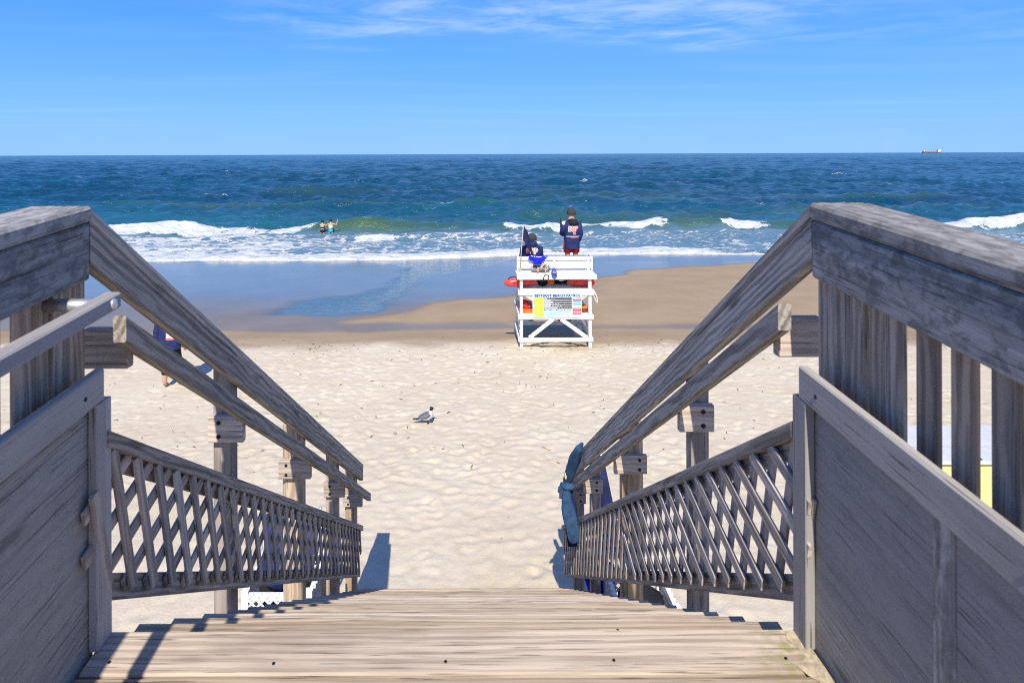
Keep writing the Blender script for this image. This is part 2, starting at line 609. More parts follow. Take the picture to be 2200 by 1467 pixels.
def grid_object(name, X, Y, Z, attrs, mat):
    ny, nx = X.shape
    me = bpy.data.meshes.new(name)
    n = nx * ny
    me.vertices.add(n)
    co = np.empty((n, 3), np.float32)
    co[:, 0] = X.ravel(); co[:, 1] = Y.ravel(); co[:, 2] = Z.ravel()
    me.vertices.foreach_set('co', co.ravel())
    idx = np.arange(n).reshape(ny, nx)
    q = np.stack([idx[:-1, :-1], idx[:-1, 1:], idx[1:, 1:], idx[1:, :-1]], -1).reshape(-1, 4)
    me.loops.add(q.size)
    me.loops.foreach_set('vertex_index', q.ravel().astype(np.int32))
    me.polygons.add(len(q))
    me.polygons.foreach_set('loop_start', np.arange(0, q.size, 4, dtype=np.int32))
    me.polygons.foreach_set('use_smooth', np.ones(len(q), dtype=bool))
    me.update(calc_edges=True)
    for k, a in attrs.items():
        at = me.attributes.new(k, 'FLOAT', 'POINT')
        at.data.foreach_set('value', a.ravel().astype(np.float32))
    return link(name, me, Matrix.Identity(4), None, mat)


SEA_Z = -5.70


def beach_profile(y):
    return np.interp(y, [-30, -6, 0, 4, 6.5, 8, 12, 16, 17.2, 18.2, 25, 36, 40, 44, 60, 120],
                     [-1.2, -1.6, -2.6, -4.02, -4.13, -4.22, -4.40, -4.54, -4.62, -4.735, -5.10, -5.67, -5.80, -6.1, -6.9, -9])


def poly_mask(X, Y, pts):
    inside = np.zeros(X.shape, bool)
    n = len(pts)
    j = n - 1
    for i in range(n):
        xi, yi = pts[i]; xj, yj = pts[j]
        if yi != yj:
            c = ((yi > Y) != (yj > Y)) & (X < (xj - xi) * (Y - yi) / (yj - yi) + xi)
            inside ^= c
        j = i
    return inside


def poly_dist(X, Y, pts):
    """signed distance, positive inside"""
    d = np.full(X.shape, 1e9)
    n = len(pts)
    for i in range(n):
        ax, ay = pts[i]; bx, by = pts[(i + 1) % n]
        ex, ey = bx - ax, by - ay
        t = np.clip(((X - ax) * ex + (Y - ay) * ey) / (ex * ex + ey * ey + 1e-9), 0, 1)
        d = np.minimum(d, np.hypot(X - ax - t * ex, Y - ay - t * ey))
    return np.where(poly_mask(X, Y, pts), d, -d)


MOUND = [(-3.6, 19.5), (-2.9, 20.4), (-2.2, 21.3), (-1.3, 23.1), (1.56, 24.3), (3.6, 27.2), (5.5, 29.7), (8.1, 32.1), (10.6, 33.5), (14.2, 34.8),
         (22, 36.2), (34, 36.6), (60, 36.6), (70, 19.2), (20, 18.9), (4, 18.9), (0, 19.0)]
POOL = [(-6.5, 20.8), (-6.35, 22.0), (-6.2, 23.2), (-5.6, 24.6), (-4.3, 25.1), (-3.65, 26.8), (-3.65, 29.0), (-3.65, 31.8), (-3.5, 34.0), (-3.3, 37),
        (2.6, 38), (1.0, 34.0), (-0.5, 31.8), (-1.7, 29.4), (-2.2, 25.6), (-2.3, 22.6), (-2.7, 21.0), (-4.3, 20.3)]


def sand_height(X, Y):
    Z = beach_profile(Y)
    dm = poly_dist(X, Y, MOUND) + (fbm(X * 0.5, Y * 0.5, 3, 41) - 0.5) * 1.0
    Z = Z + 0.10 * sstep(-0.3, 3.0, dm)
    dp = poly_dist(X, Y, POOL) + (fbm(X * 0.6, Y * 0.6, 3, 51) - 0.5) * 1.1
    Z = Z - 0.03 * sstep(0.0, 0.5, dp)
    dry = 1 - sstep(16.0, 17.0, Y + (fbm(X * 0.7, Y * 0.7, 4, 31) - 0.5) * 1.8)
    return Z, dm, dp, dry


def build_beach():
    xs = np.concatenate([np.linspace(-140, -50, 12)[:-1], np.linspace(-50, -20, 100)[:-1], np.linspace(-20, -8, 140)[:-1], np.linspace(-8, 9, 500)[:-1],
                         np.linspace(9, 21, 140)[:-1], np.linspace(21, 52, 100)[:-1], np.linspace(52, 140, 12)])
    ys = np.concatenate([np.linspace(-30, 4, 30)[:-1], np.linspace(4, 18.5, 430)[:-1], np.linspace(18.5, 40, 170)[:-1], np.linspace(40, 120, 30)])
    X, Y = np.meshgrid(xs, ys)
    Z, dm, dp, dry = sand_height(X, Y)
    # trampled dry sand: soft overlapping hollows
    rid = np.abs(fbm(X * 2.3 + 0.5 * fbm(X, Y, 2, 3), Y * 2.3, 3, 5) - 0.5) * 2
    lump = fbm(X * 5.0, Y * 4.6, 3, 11) - 0.5
    big = fbm(X * 0.35, Y * 0.35, 2, 21) - 0.5
    Z = Z + dry * (0.011 * (rid - 0.25) + 0.016 * lump + 0.05 * big + 0.010 * (fbm(X * 7, Y * 6, 2, 15) - .5))
    # individual footprints
    rs = np.random.RandomState(3)
    P = np.zeros_like(Z)
    for i in range(4200):
        y = rs.uniform(5.0, 16.8)
        w = 1.0 + y * 0.75
        x = rs.uniform(-w - 1, w + 1.2)
        if i % 3 == 0: x = x * 0.35
        a = rs.uniform(0, math.pi)
        l, s = rs.uniform(0.09, 0.155), rs.uniform(0.045, 0.075)
        i0, i1 = np.searchsorted(xs, [x - .45, x + .45]); j0, j1 = np.searchsorted(ys, [y - .45, y + .45])
        if i1 <= i0 or j1 <= j0: continue
        xx, yy = X[j0:j1, i0:i1] - x, Y[j0:j1, i0:i1] - y
        u = (xx * math.cos(a) + yy * math.sin(a)) / l; v = (-xx * math.sin(a) + yy * math.cos(a)) / s
        r2 = u * u + v * v
        dep = rs.uniform(0.004, 0.017) * (0.65 if y < 9 else 1.0)
        P[j0:j1, i0:i1] += -dep * np.exp(-r2 * 1.1) + dep * 0.45 * np.exp(-(np.sqrt(r2) - 1.5) ** 2 * 4)
    Z = Z + np.clip(P, -0.06, 0.04) * dry
    damp = sstep(15.7, 17.1, Y + (fbm(X * 0.8, Y * 0.8, 4, 61) - 0.5) * 1.6)
    wet_line = 18.1 + (fbm(X * 0.25, Y * 0.0, 3, 71) - 0.5) * 0.9
    wet = sstep(0.0, 0.5, Y - wet_line)
    wet = np.maximum(wet * (1 - sstep(-0.25, 0.55, dm)), sstep(36.0, 36.6, Y))
    # a thin wet trough in front of the bar survives, and the pool overrides
    pool = sstep(-0.15, 0.7, dp) * sstep(18.5, 19.5, Y)
    wet = np.maximum(wet, pool)
    wet = np.maximum(wet * (0.62 + 0.38 * sstep(18.6, 27, Y + 5 * (fbm(X * 0.3, Y * 0.4, 4, 81) - .5))), pool)
    t = NT('beach_sand')
    geo = t.new('ShaderNodeNewGeometry')
    pos = geo.outputs['Position']
    a_damp, a_wet, a_pool = t.attr('damp'), t.attr('wet'), t.attr('pool')
    n1 = t.noise(pos, 0.7, 5, 0.6); n2 = t.noise(pos, 9, 5, 0.65); n3 = t.noise(pos, 160, 2, 0.6)
    dryc = t.mix(t.rng(n1, 0.3, 0.7), (0.575, 0.495, 0.365), (0.625, 0.555, 0.435))
    dryc = t.mix(t.math('MULTIPLY', t.rng(n2, 0.35, 0.75), 0.30), dryc, (0.47, 0.365, 0.225))
    dryc = t.mix(t.math('MULTIPLY', t.rng(n3, 0.56, 0.72), 0.40), dryc, (0.30, 0.24, 0.17))
    # dark specks of shell and weed
    vo = t.new('ShaderNodeTexVoronoi', feature='F1'); vo.inputs['Scale'].default_value = 2.3
    t.link(pos, vo.inputs['Vector'])
    sp = t.math('MULTIPLY', t.rng(vo.outputs['Distance'], 0.03, 0.05, 1, 0), t.rng(t.noise(pos, 3.0, 2), 0.5, 0.55))
    dryc = t.mix(t.math('MULTIPLY', sp, 0.7), dryc, (0.16, 0.12, 0.08))
    dampc = t.mix(t.rng(n1, 0.3, 0.7), (0.32, 0.235, 0.145), (0.365, 0.275, 0.18))
    dampc = t.mix(t.math('MULTIPLY', t.rng(n2, 0.4, 0.8), 0.25), dampc, (0.25, 0.195, 0.14))
    wetc = t.mix(t.rng(n1, 0.3, 0.7), (0.115, 0.095, 0.075), (0.15, 0.125, 0.10))
    c = t.mix(a_damp, dryc, dampc)
    c = t.mix(a_wet, c, wetc)
    c = t.mix(t.math('MULTIPLY', a_pool, 0.8), c, (0.035, 0.085, 0.105))
    t.set('Base Color', c)
    t.set('Roughness', t.math('SUBTRACT', 0.9, t.math('MULTIPLY', a_wet, t.math('MULTIPLY_ADD', a_pool, 0.08, 0.74))))
    t.b.inputs['IOR'].default_value = 1.5
    t.set('Specular IOR Level', t.math('MULTIPLY_ADD', a_wet, 0.88, 0.12))
    rip = t.noise(t.mapping(pos, (1.6, 5.0, 1.0)), 1.0, 3, 0.55, 0.8)
    dryh = t.math('ADD', t.math('MULTIPLY', t.noise(pos, 26, 4, 0.6), 0.5), t.math('MULTIPLY', n3, 0.25))
    h = t.math('ADD', t.math('MULTIPLY', dryh, t.math('SUBTRACT', 1.0, a_wet)), t.math('MULTIPLY', rip, t.math('MULTIPLY_ADD', a_pool, 2.6, 0.02)))
    t.set('Normal', t.bump(h, 0.55, 0.025))
    o = grid_object('beach_sand', X, Y, Z, {'damp': damp, 'wet': wet, 'pool': pool}, t.m)
    tag(o, 'pale trampled dry sand running down to brown damp and mirror wet sand', kind='structure')
    return o


build_beach()


def sand_z(x, y):
    z, dm, dp, dry = sand_height(np.array([[float(x)]]), np.array([[float(y)]]))
    return float(z[0, 0])


# ------------------------------------------------------------------ sea
def build_sea():
    rows = [33.5]
    while rows[-1] < 3000:
        y = rows[-1]
        rows.append(y + max(0.16, 0.2 * (y / 55) ** 1.3))
    ys = np.array(rows + [4000, 6000, 10000, 20000, 60000.0])
    s = np.linspace(-1, 1, 760)
    S, Y = np.meshgrid(s, ys)
    X = S * (Y * 1.02 + 14) + 0.06 * Y
    step = np.maximum(0.16, 0.2 * (Y / 55) ** 1.3)
    stepx = (Y * 1.02 + 14) * 2 / 760
    stp = np.maximum(step, stepx * 0.8)
    rs = np.random.RandomState(11)
    H = np.zeros_like(Y); DX = np.zeros_like(Y); DY = np.zeros_like(Y)
    shore = sstep(41, 62, Y)
    for i in range(64):
        lam = 1.1 * (26 / 1.1) ** (i / 63.0) * rs.uniform(0.92, 1.08)
        th = rs.normal(0, 0.55 if lam > 6 else 0.85) + 0.25
        k = 2 * math.pi / lam
        amp = 0.0150 * lam ** 0.60 * rs.uniform(0.6, 1.3)
        kx, ky = k * math.sin(th), -k * math.cos(th)
        ph = rs.uniform(0, 6.28)
        fade = sstep(1.6, 3.5, lam / stp)
        arg = kx * X + ky * Y + ph
        am = amp * fade * (0.25 + 0.75 * shore)
        H += am * np.sin(arg)
        DX += am * 0.9 * np.cos(arg) * math.sin(th); DY -= am * 0.9 * np.cos(arg) * math.cos(th)
    gust = 0.6 + 0.8 * fbm(X * 0.018, Y * 0.012, 3, 91)
    H *= gust
    # unbroken swells rolling in
    sw = np.zeros_like(Y)
    for (y0, A, seed, x0, x1) in ((62, .34, 101, 5, 34), (57, .22, 103, -12, 2), (76, .30, 105, -40, 10), (84, .36, 107, 12, 60), (98, .3, 109, -50, 40),
                                  (70, .26, 111, 30, 70), (118, .3, 113, -20, 80), (140, .3, 115, -90, 30)):
        yc = y0 + (fbm(X * 0.05, X * 0 + seed, 3, seed) - 0.5) * 9
        am = A * sstep(x0 - 6, x0 + 6, X) * (1 - sstep(x1 - 6, x1 + 6, X)) * (0.5 + fbm(X * 0.16, X * 0, 2, seed + 1))
        d = Y - yc
        sw += am * np.where(d < 0, np.exp(-(d / 1.5) ** 2), np.exp(-(d / 4.0) ** 2))
    H += sw
    # the breaker
    bx = [-120, -40, -20.5, -18.5, -14, -12.3, -11, -5, 2.2, 3.4, 8.0, 9.0, 10.6, 11.2, 14.0, 15.0, 18.6, 19.3, 21.4, 22.4, 32.5, 34.5, 120]
    bv = [1, 1, 1, 0.62, 0.7, 0.45, 0.04, 0.0, 0.02, 1, 1, 0.55, 0.7, 0.95, 0.9, 0.06, 0.04, 1, 0.9, 0.06, 0.06, 1, 1]
    broken = np.interp(X, bx, bv)
    yb = 51.0 + (fbm(X * 0.07, X * 0, 2, 121) - 0.5) * 3.0
    A = np.interp(X, [-60, -19, -13, -11, -7.5, -4, 0, 3, 9, 14, 18, 23, 27, 33, 60], [.26, .25, .30, .60, .72, .40, .22, .38, .38, .42, .48, .40, .3, .35, .4])
    d = Y - yb
    prof = np.where(d < 0, sstep(-1.9, 0.0, d), np.exp(-(np.maximum(d, 0) / 2.6) ** 1.3))
    lump = (fbm(X * 1.7, Y * 1.7, 4, 131) - 0.45)
    H += A * prof
    white = broken * sstep(-2.0, -1.0, d + (fbm(X * 0.9, Y * 0.9, 3, 133) - 0.5) * 1.8) * (1 - sstep(0.1, 1.0, d))
    H += white * (0.22 * lump + 0.02)
    # second inner ridge and swash
    yb2 = 46.6 + (fbm(X * 0.1, X * 0, 2, 141) - 0.5) * 1.6
    d2 = Y - yb2
    A2 = 0.24 * (sstep(-9, -7.0, X) * (1 - sstep(-2.5, 0.5, X)) + 0.35 * fbm(X * 0.2, X * 0, 2, 143))
    H += A2 * np.where(d2 < 0, sstep(-0.9, 0, d2), np.exp(-(np.maximum(d2, 0) / 1.4) ** 2))
    white2 = (sstep(-8.7, -7.2, X) * (1 - sstep(-6.2, -4.2, X))) * sstep(-1.4, -0.5, d2) * (1 - sstep(0.0, 0.5, d2))
    yf = np.interp(X, [-60, -25, -17, -10, -4, 0, 2.5, 4.5, 6, 9, 13, 16, 30, 60], [36.8, 36.9, 37.2, 37.2, 37.6, 38.5, 39.4, 39.9, 39.9, 39.6, 39.8, 39.5, 38.6, 38]) \
        + (fbm(X * 0.3, X * 0, 3, 151) - 0.5) * 0.9
    df = Y - yf
    wv = np.interp(X, [-60, -20, -16, 2, 4, 5.3, 6.5, 13.5, 15.5, 18, 60], [.8, .8, 1, 1, .85, .35, .9, .9, .3, .3, .5])
    bw = 0.9 + 0.9 * fbm(X * 0.25, X * 0, 3, 153)
    swash = np.maximum(wv, 0.75 * (1 - sstep(-0.35, -0.1, df))) * sstep(-0.85, -0.6, df) * (1 - sstep(bw * 0.7, bw * 1.5, df))
    H += swash * (0.13 + 0.16 * lump)
    # lace
    lace_r = np.interp(X, [-60, -12, -8, -3, 2, 6, 20, 60], [.56, .54, .47, .40, .33, .33, .33, .42])
    lace = lace_r * sstep(-0.3, 0.6, df) * (1 - sstep(-3.6, -1.6, d)) * (0.45 + 0.95 * fbm(X * 0.22, Y * 0.3, 3, 161))
    crest_f = 0.3 * np.clip((A - 0.3) * 2, 0, 1) * sstep(-0.7, -0.05, d) * (1 - sstep(0.0, 0.7, d))
    caps = 0.0 * Y
    cap_n = fbm(X * 0.22, Y * 0.22, 3, 171)
    caps = 0.34 * sstep(0.79, 0.86, cap_n) * sstep(0.02, 0.2, H) * sstep(60, 75, Y)
    foam = np.clip(np.maximum.reduce([white * 1.05, white2, swash * 1.0, lace, crest_f, caps]), 0, 1)
    film = sstep(-1.4, -0.2, df)
    shallow = 1 - sstep(44, 88, Y + (fbm(X * 0.05, Y * 0.05, 3, 181) - 0.5) * 30)
    face = np.clip(A * 1.6, 0, 1) * sstep(-2.4, -1.2, d) * (1 - sstep(-0.1, 0.8, d)) + np.clip(sw * 1.5, 0, 0.42) * sstep(54, 56, Y) * (1 - sstep(70, 150, Y))
    face = np.clip(face, 0, 1)
    Z = SEA_Z + H + 0.0 * DY
    Z = Z - 0.6 * (1 - sstep(-0.75, -0.5, df))
    # water runs thin up the slope
    Z = np.where((Y < 41) & (df > -0.55), np.minimum(Z, SEA_Z + 0.02 + swash * (0.13 + 0.16 * lump) + 0.15 * (H - swash * 0.2)), Z)
    Xd, Yd = X + DX * gust, Y + DY * gust
    t = NT('sea_water')
    geo = t.new('ShaderNodeNewGeometry'); pos = geo.outputs['Position']
    a_f, a_s, a_face = t.attr('foam'), t.attr('shallow'), t.attr('face')
    deep = t.mix(t.rng(t.noise(t.mapping(pos, (0.02, 0.035, 1)), 1.0, 4, 0.6), 0.35, 0.65), (0.0015, 0.041, 0.088), (0.0025, 0.060, 0.118))
    c = t.mix(a_s, deep, (0.011, 0.100, 0.150))
    c = t.mix(t.math('MULTIPLY', a_face, 0.85), c, (0.055, 0.105, 0.042))
    c = t.mix(t.math('MULTIPLY', t.attr('film'), 0.8), c, (0.10, 0.105, 0.10))
    c = t.mix(t.math('MULTIPLY', t.attr('milky'), 0.85), c, (0.135, 0.225, 0.285))
    # lacy foam
    wob = t.noise(t.mapping(pos, (0.9, 0.9, 0.5)), 1.0, 3, 0.6)
    wmap = t.new('ShaderNodeVectorMath', operation='MULTIPLY_ADD')
    cmb = t.new('ShaderNodeCombineXYZ'); t.link(wob, cmb.inputs[0]); t.link(wob, cmb.inputs[1])
    t.link(cmb.outputs[0], wmap.inputs[0]); wmap.inputs[1].default_value = (1.8, 1.8, 0); t.link(pos, wmap.inputs[2])
    vo = t.new('ShaderNodeTexVoronoi', feature='DISTANCE_TO_EDGE'); vo.inputs['Scale'].default_value = 1.0
    t.link(t.mapping(wmap.outputs[0], (0.75, 0.95, 0.6)), vo.inputs['Vector'])
    vo2 = t.new('ShaderNodeTexVoronoi', feature='DISTANCE_TO_EDGE'); vo2.inputs['Scale'].default_value = 1.0
    t.link(t.mapping(wmap.outputs[0], (2.3, 2.6, 1.5)), vo2.inputs['Vector'])
    fn = t.noise(t.mapping(pos, (1.6, 2.2, 1.6)), 1.0, 6, 0.68)
    cell = t.math('ADD', t.math('MULTIPLY', t.rng(vo.outputs['Distance'], 0.0, 0.35, 1, 0), 0.45), t.math('MULTIPLY', t.rng(vo2.outputs['Distance'], 0.0, 0.3, 1, 0), 0.22))
    pat = t.math('ADD', cell, t.math('MULTIPLY', fn, 0.62))
    thr = t.math('SUBTRACT', 1.22, t.math('MULTIPLY', a_f, 1.18))
    m = t.math('MULTIPLY', t.rng(t.math('SUBTRACT', pat, thr), -0.07, 0.15), t.rng(a_f, 0.02, 0.14))
    fc = t.mix(t.rng(fn, 0.3, 0.7), (0.40, 0.45, 0.49), (0.66, 0.68, 0.70))
    c2 = t.mix(m, c, fc)
    t.set('Base Color', c2)
    t.set('Roughness', t.math('MULTIPLY_ADD', m, 0.70, 0.17))
    t.set('IOR', 1.33)
    w1 = t.noise(t.mapping(pos, (0.9, 1.9, 1)), 1.0, 5, 0.62, 0.4)
    w2 = t.noise(t.mapping(pos, (0.16, 0.36, 1)), 1.0, 4, 0.6, 0.3)
    w3 = t.noise(t.mapping(pos, (0.03, 0.075, 1)), 1.0, 3, 0.6, 0.2)
    sp = t.new('ShaderNodeSeparateXYZ'); t.link(pos, sp.inputs[0])
    far1 = t.rng(sp.outputs[1], 60, 220)
    # far off the chop shelters itself and mirrors less
    t.set('Specular IOR Level', t.math('MULTIPLY', t.rng(sp.outputs[1], 90, 900, 0.5, 0.12), t.math('SUBTRACT', 1.0, t.math('MULTIPLY', m, 0.7))))
    far2 = t.rng(sp.outputs[1], 250, 900)
    h = t.math('ADD', t.math('MULTIPLY', w1, 0.30), t.math('ADD', t.math('MULTIPLY', t.math('MULTIPLY', w2, far1), 1.5), t.math('MULTIPLY', t.math('MULTIPLY', w3, far2), 6.0)))
    nrm = t.bump(h, 1.0, 1.0)
    t.set('Normal', t.bump(t.math('MULTIPLY', fn, m), 0.9, 0.12, nrm))
    o = grid_object('sea', Xd, Yd, Z, {'foam': foam, 'shallow': shallow, 'face': face, 'film': 1 - sstep(-0.5, 2.2, df), 'milky': sstep(0.2, 2.0, df) * (1 - sstep(-2.6, -0.6, d)) * (0.55 + 0.6 * fbm(X * 0.15, Y * 0.3, 3, 191))}, t.m)
    tag(o, 'choppy blue sea with a breaking wave and white foam at the shore', kind='structure')
    return o


build_sea()

# ------------------------------------------------------------------ staircase
S_R = 0.603          # railing pitch
NOSE_Y, NOSE_Z = 1.833, -1.273
RUN, RISE = 0.254, 0.1552
NSTEP = 19
RAMP = 0.07
DR = Vector((0, 1, -S_R)).normalized()


def rail_z(y, c):
    return -(S_R * y + c)


def floor_z(y):
    return NOSE_Z + RAMP * (y - NOSE_Y)


# boardwalk ramp the viewer stands on
bw = thing('boardwalk_ramp', 'sunlit boardwalk of worn tan planks at the head of the beach stairs', 'boardwalk', (0, 0.5, floor_z(0.5)))
y = NOSE_Y
i = 0
while y > -1.6:
    y1 = y - 0.143
    zc = floor_z((y + y1) / 2) - 0.019 + random.uniform(-0.0015, 0.0015)
    ext = (-0.972, 0.874)
    pl = board('plank', (ext[0], (y + y1) / 2, zc), (ext[1], (y + y1) / 2, zc), 0.1425, 0.038, (0, 1, RAMP), M['plank'], bw, ch=0.005)
    if i < 4:
        for x in (-0.9, -0.5, -0.05, 0.37, 0.8):
            for dy_ in (0.03, 0.108):
                nx, ny = x + random.uniform(-.02, .02), y - dy_ + random.uniform(-.006, .006)
                put('nail_head', tube_geo([(nx, ny, zc + .017), (nx, ny, zc + .0197)], [.0042, .0038], 8), M['bolt'], pl, False)
    y = y1 - 0.007
    i += 1
for x in (-0.9, -0.05, 0.8):
    board('joist', (x, 1.80, floor_z(1.80) - 0.115), (x, -1.6, floor_z(-1.6) - 0.115), 0.14, 0.038, (0, 0, 1), M['post'], bw)
board('header_board', (-0.97, 1.80, floor_z(1.8) - 0.135), (0.87, 1.80, floor_z(1.8) - 0.135), 0.19, 0.03, (0, 0, 1), M['post'], bw)

# drifted sand in the right corner of the boardwalk
gv, gf = [], []
for a in range(14):
    for b in range(7):
        yy = 1.45 + 0.37 * a / 13
        q = b / 6
        wdt = 0.02 + 0.045 * math.sin(a * 0.9) ** 2 * (0.5 + 0.5 * random.random())
        gv.append((0.872 - wdt * q, yy, floor_z(yy) + 0.001 + 0.014 * (1 - q) ** 1.5 * math.sin(math.pi * (a + 0.4) / 13.8)))
for a in range(13):
    for b in range(6):
        k = a * 7 + b
        gf.append((k, k + 1, k + 8, k + 7))
M['drift'] = plain('drift_sand', (0.46, 0.38, 0.25), 0.9, var=0.2, scale=60)
tag(obj_world('drifted_sand', gv, gf, M['drift'], None, True), 'little drift of sand in the right corner of the boardwalk', kind='stuff')

st = thing('beach_staircase', 'long wooden staircase of pale sunlit treads going down to the beach', 'staircase', (-0.04, 6.4, -4.2))
for k in range(1, NSTEP + 1):
    yn, zn = NOSE_Y + RUN * k, NOSE_Z - RISE * k
    for q in range(2):
        yc = yn - 0.066 - q * 0.138
        tb = board('tread_board', (-1.015 + random.uniform(-.004, .004), yc, zn - 0.019), (0.93 + random.uniform(-.004, .004), yc, zn - 0.019), 0.134, 0.038, (0, 1, 0), M['tread'], st, ch=0.005)
        if q == 0 and k < 6:
            for x in (-0.93, -0.45, -0.05, 0.42, 0.85):
                nx, ny = x + random.uniform(-.03, .03), yc + random.uniform(-.02, .03)
                put('nail_head', tube_geo([(nx, ny, zn - .002), (nx, ny, zn + .0007)], [.0045, .004], 8), M['bolt'], tb, False)
for x in (-0.97, -0.05, 0.885):
    y0, y1 = NOSE_Y - 0.02, NOSE_Y + RUN * NSTEP
    z0 = NOSE_Z - 0.04 - 0.155 - 0.115
    sl = RISE / RUN
    board('stringer', (x, y0, z0), (x, y1, z0 - sl * (y1 - y0)), 0.16, 0.04, (0, 0, 1), M['post'], st, cut_a=True)


def bolt(parent, p, axis, r=0.011, ln=0.012, mat='bolt', name='bolt'):
    a = Vector(p); b = a + Vector(axis).normalized() * ln
    g = tube_geo([a, b - (b - a) * 0.25, b], [r, r, r * 0.6], 8)
    put(name, g, M[mat], parent, smooth=False)


def stair_railing(sx, Xc, Xh, c_top, c_hand, y_end, posts, label):
    """sx: +1 right, -1 left; Xc inner plane of cap and side rail, Xh inner plane of the handrail"""
    root = thing('stair_railing', label, 'railing', (Xc + sx * 0.08, 4.0, -4.0), 'weathered railings down the beach stairs')
    up = (0, 0, 1)
    y0 = 1.769
    # cap on the flat
    cc = c_top + 0.022
    a = (Xc + sx * 0.070, y0, rail_z(y0, cc)); b = (Xc + sx * 0.070, y_end, rail_z(y_end, cc))
    board('cap_rail', a, b, 0.038, 0.14, up, M['rail'], root, True, True, ch=0.004)
    cb = c_top + 0.046 + 0.052
    a = (Xc + sx * 0.019, y0, rail_z(y0, cb)); b = (Xc + sx * 0.019, y_end - 0.01, rail_z(y_end - 0.01, cb))
    board('side_rail', a, b, 0.089, 0.038, up, M['rail'], root, True, True)
    ch_ = c_hand + 0.036
    yh0 = 1.835
    a = (Xh + sx * 0.019, yh0, rail_z(yh0, ch_)); b = (Xh + sx * 0.019, y_end + 0.06, rail_z(y_end + 0.06, ch_))
    hr = board('handrail', a, b, 0.062, 0.036, up, M['rail'], root, True, True)
    for (py, w, kind) in posts:
        ztop = rail_z(py + w / 2, c_top + 0.046) - 0.002
        Xp = Xc + sx * (0.040 + w / 2)
        zb = sand_z(Xp, py) - 0.4
        mat = M['pile'] if kind == 'pile' else M['post']
        if kind == 'pile':
            p = board('pile', (Xp, py + w / 2, zb), (Xp, py + w / 2, ztop), w, w, (1, 0, 0), mat, root, ch=0.035, label='thick brown rounded pile')
        else:
            p = board('post', (Xp, py + w / 2, zb), (Xp, py + w / 2, ztop), w, w, (1, 0, 0), mat, root, ch=0.004)
        # spacer block on the near face carrying the handrail
        zt = rail_z(py, c_hand) - 0.020
        xo = Xc + sx * (0.040 + w + 0.008); xi = Xh + sx * 0.039
        bk = board('spacer_block', (xo, py - 0.020, zt - 0.055), (xi, py - 0.020, zt - 0.055), 0.11, 0.038, up, M['block'], root, ch=0.004)
        for dz in (-0.025, -0.083):
            bolt(bk, (xo - sx * 0.045, py - 0.039, zt + dz), (0, -1, 0), 0.009, 0.006)
    # top block against the corner post
    zt = rail_z(1.93, c_hand) - 0.0
    board('spacer_block', (Xc + sx * 0.10, 1.93, zt - 0.055), (Xh + sx * 0.039, 1.93, zt - 0.055), 0.11, 0.040, up, M['block'], root, ch=0.004)
    # nails
    return root, hr


PL = [(2.92, 0.078, 'post'), (4.13, 0.122, 'pile'), (5.22, 0.088, 'post'), (6.06, 0.10, 'pile')]
PRt = [(2.86, 0.074, 'post'), (4.15, 0.128, 'pile'), (5.26, 0.075, 'post'), (6.12, 0.09, 'post')]
rail_l, _ = stair_railing(-1, -0.985, -0.925, -0.933, -0.676, 6.23, PL,
              'weathered grey stair railing with a bare lower end and no cloth on it')
rail_r, _ = stair_railing(1, 0.883, 0.825, -0.937, -0.702, 6.36, PRt,
              'weathered grey stair railing with a blue cloth tied around its lower end')


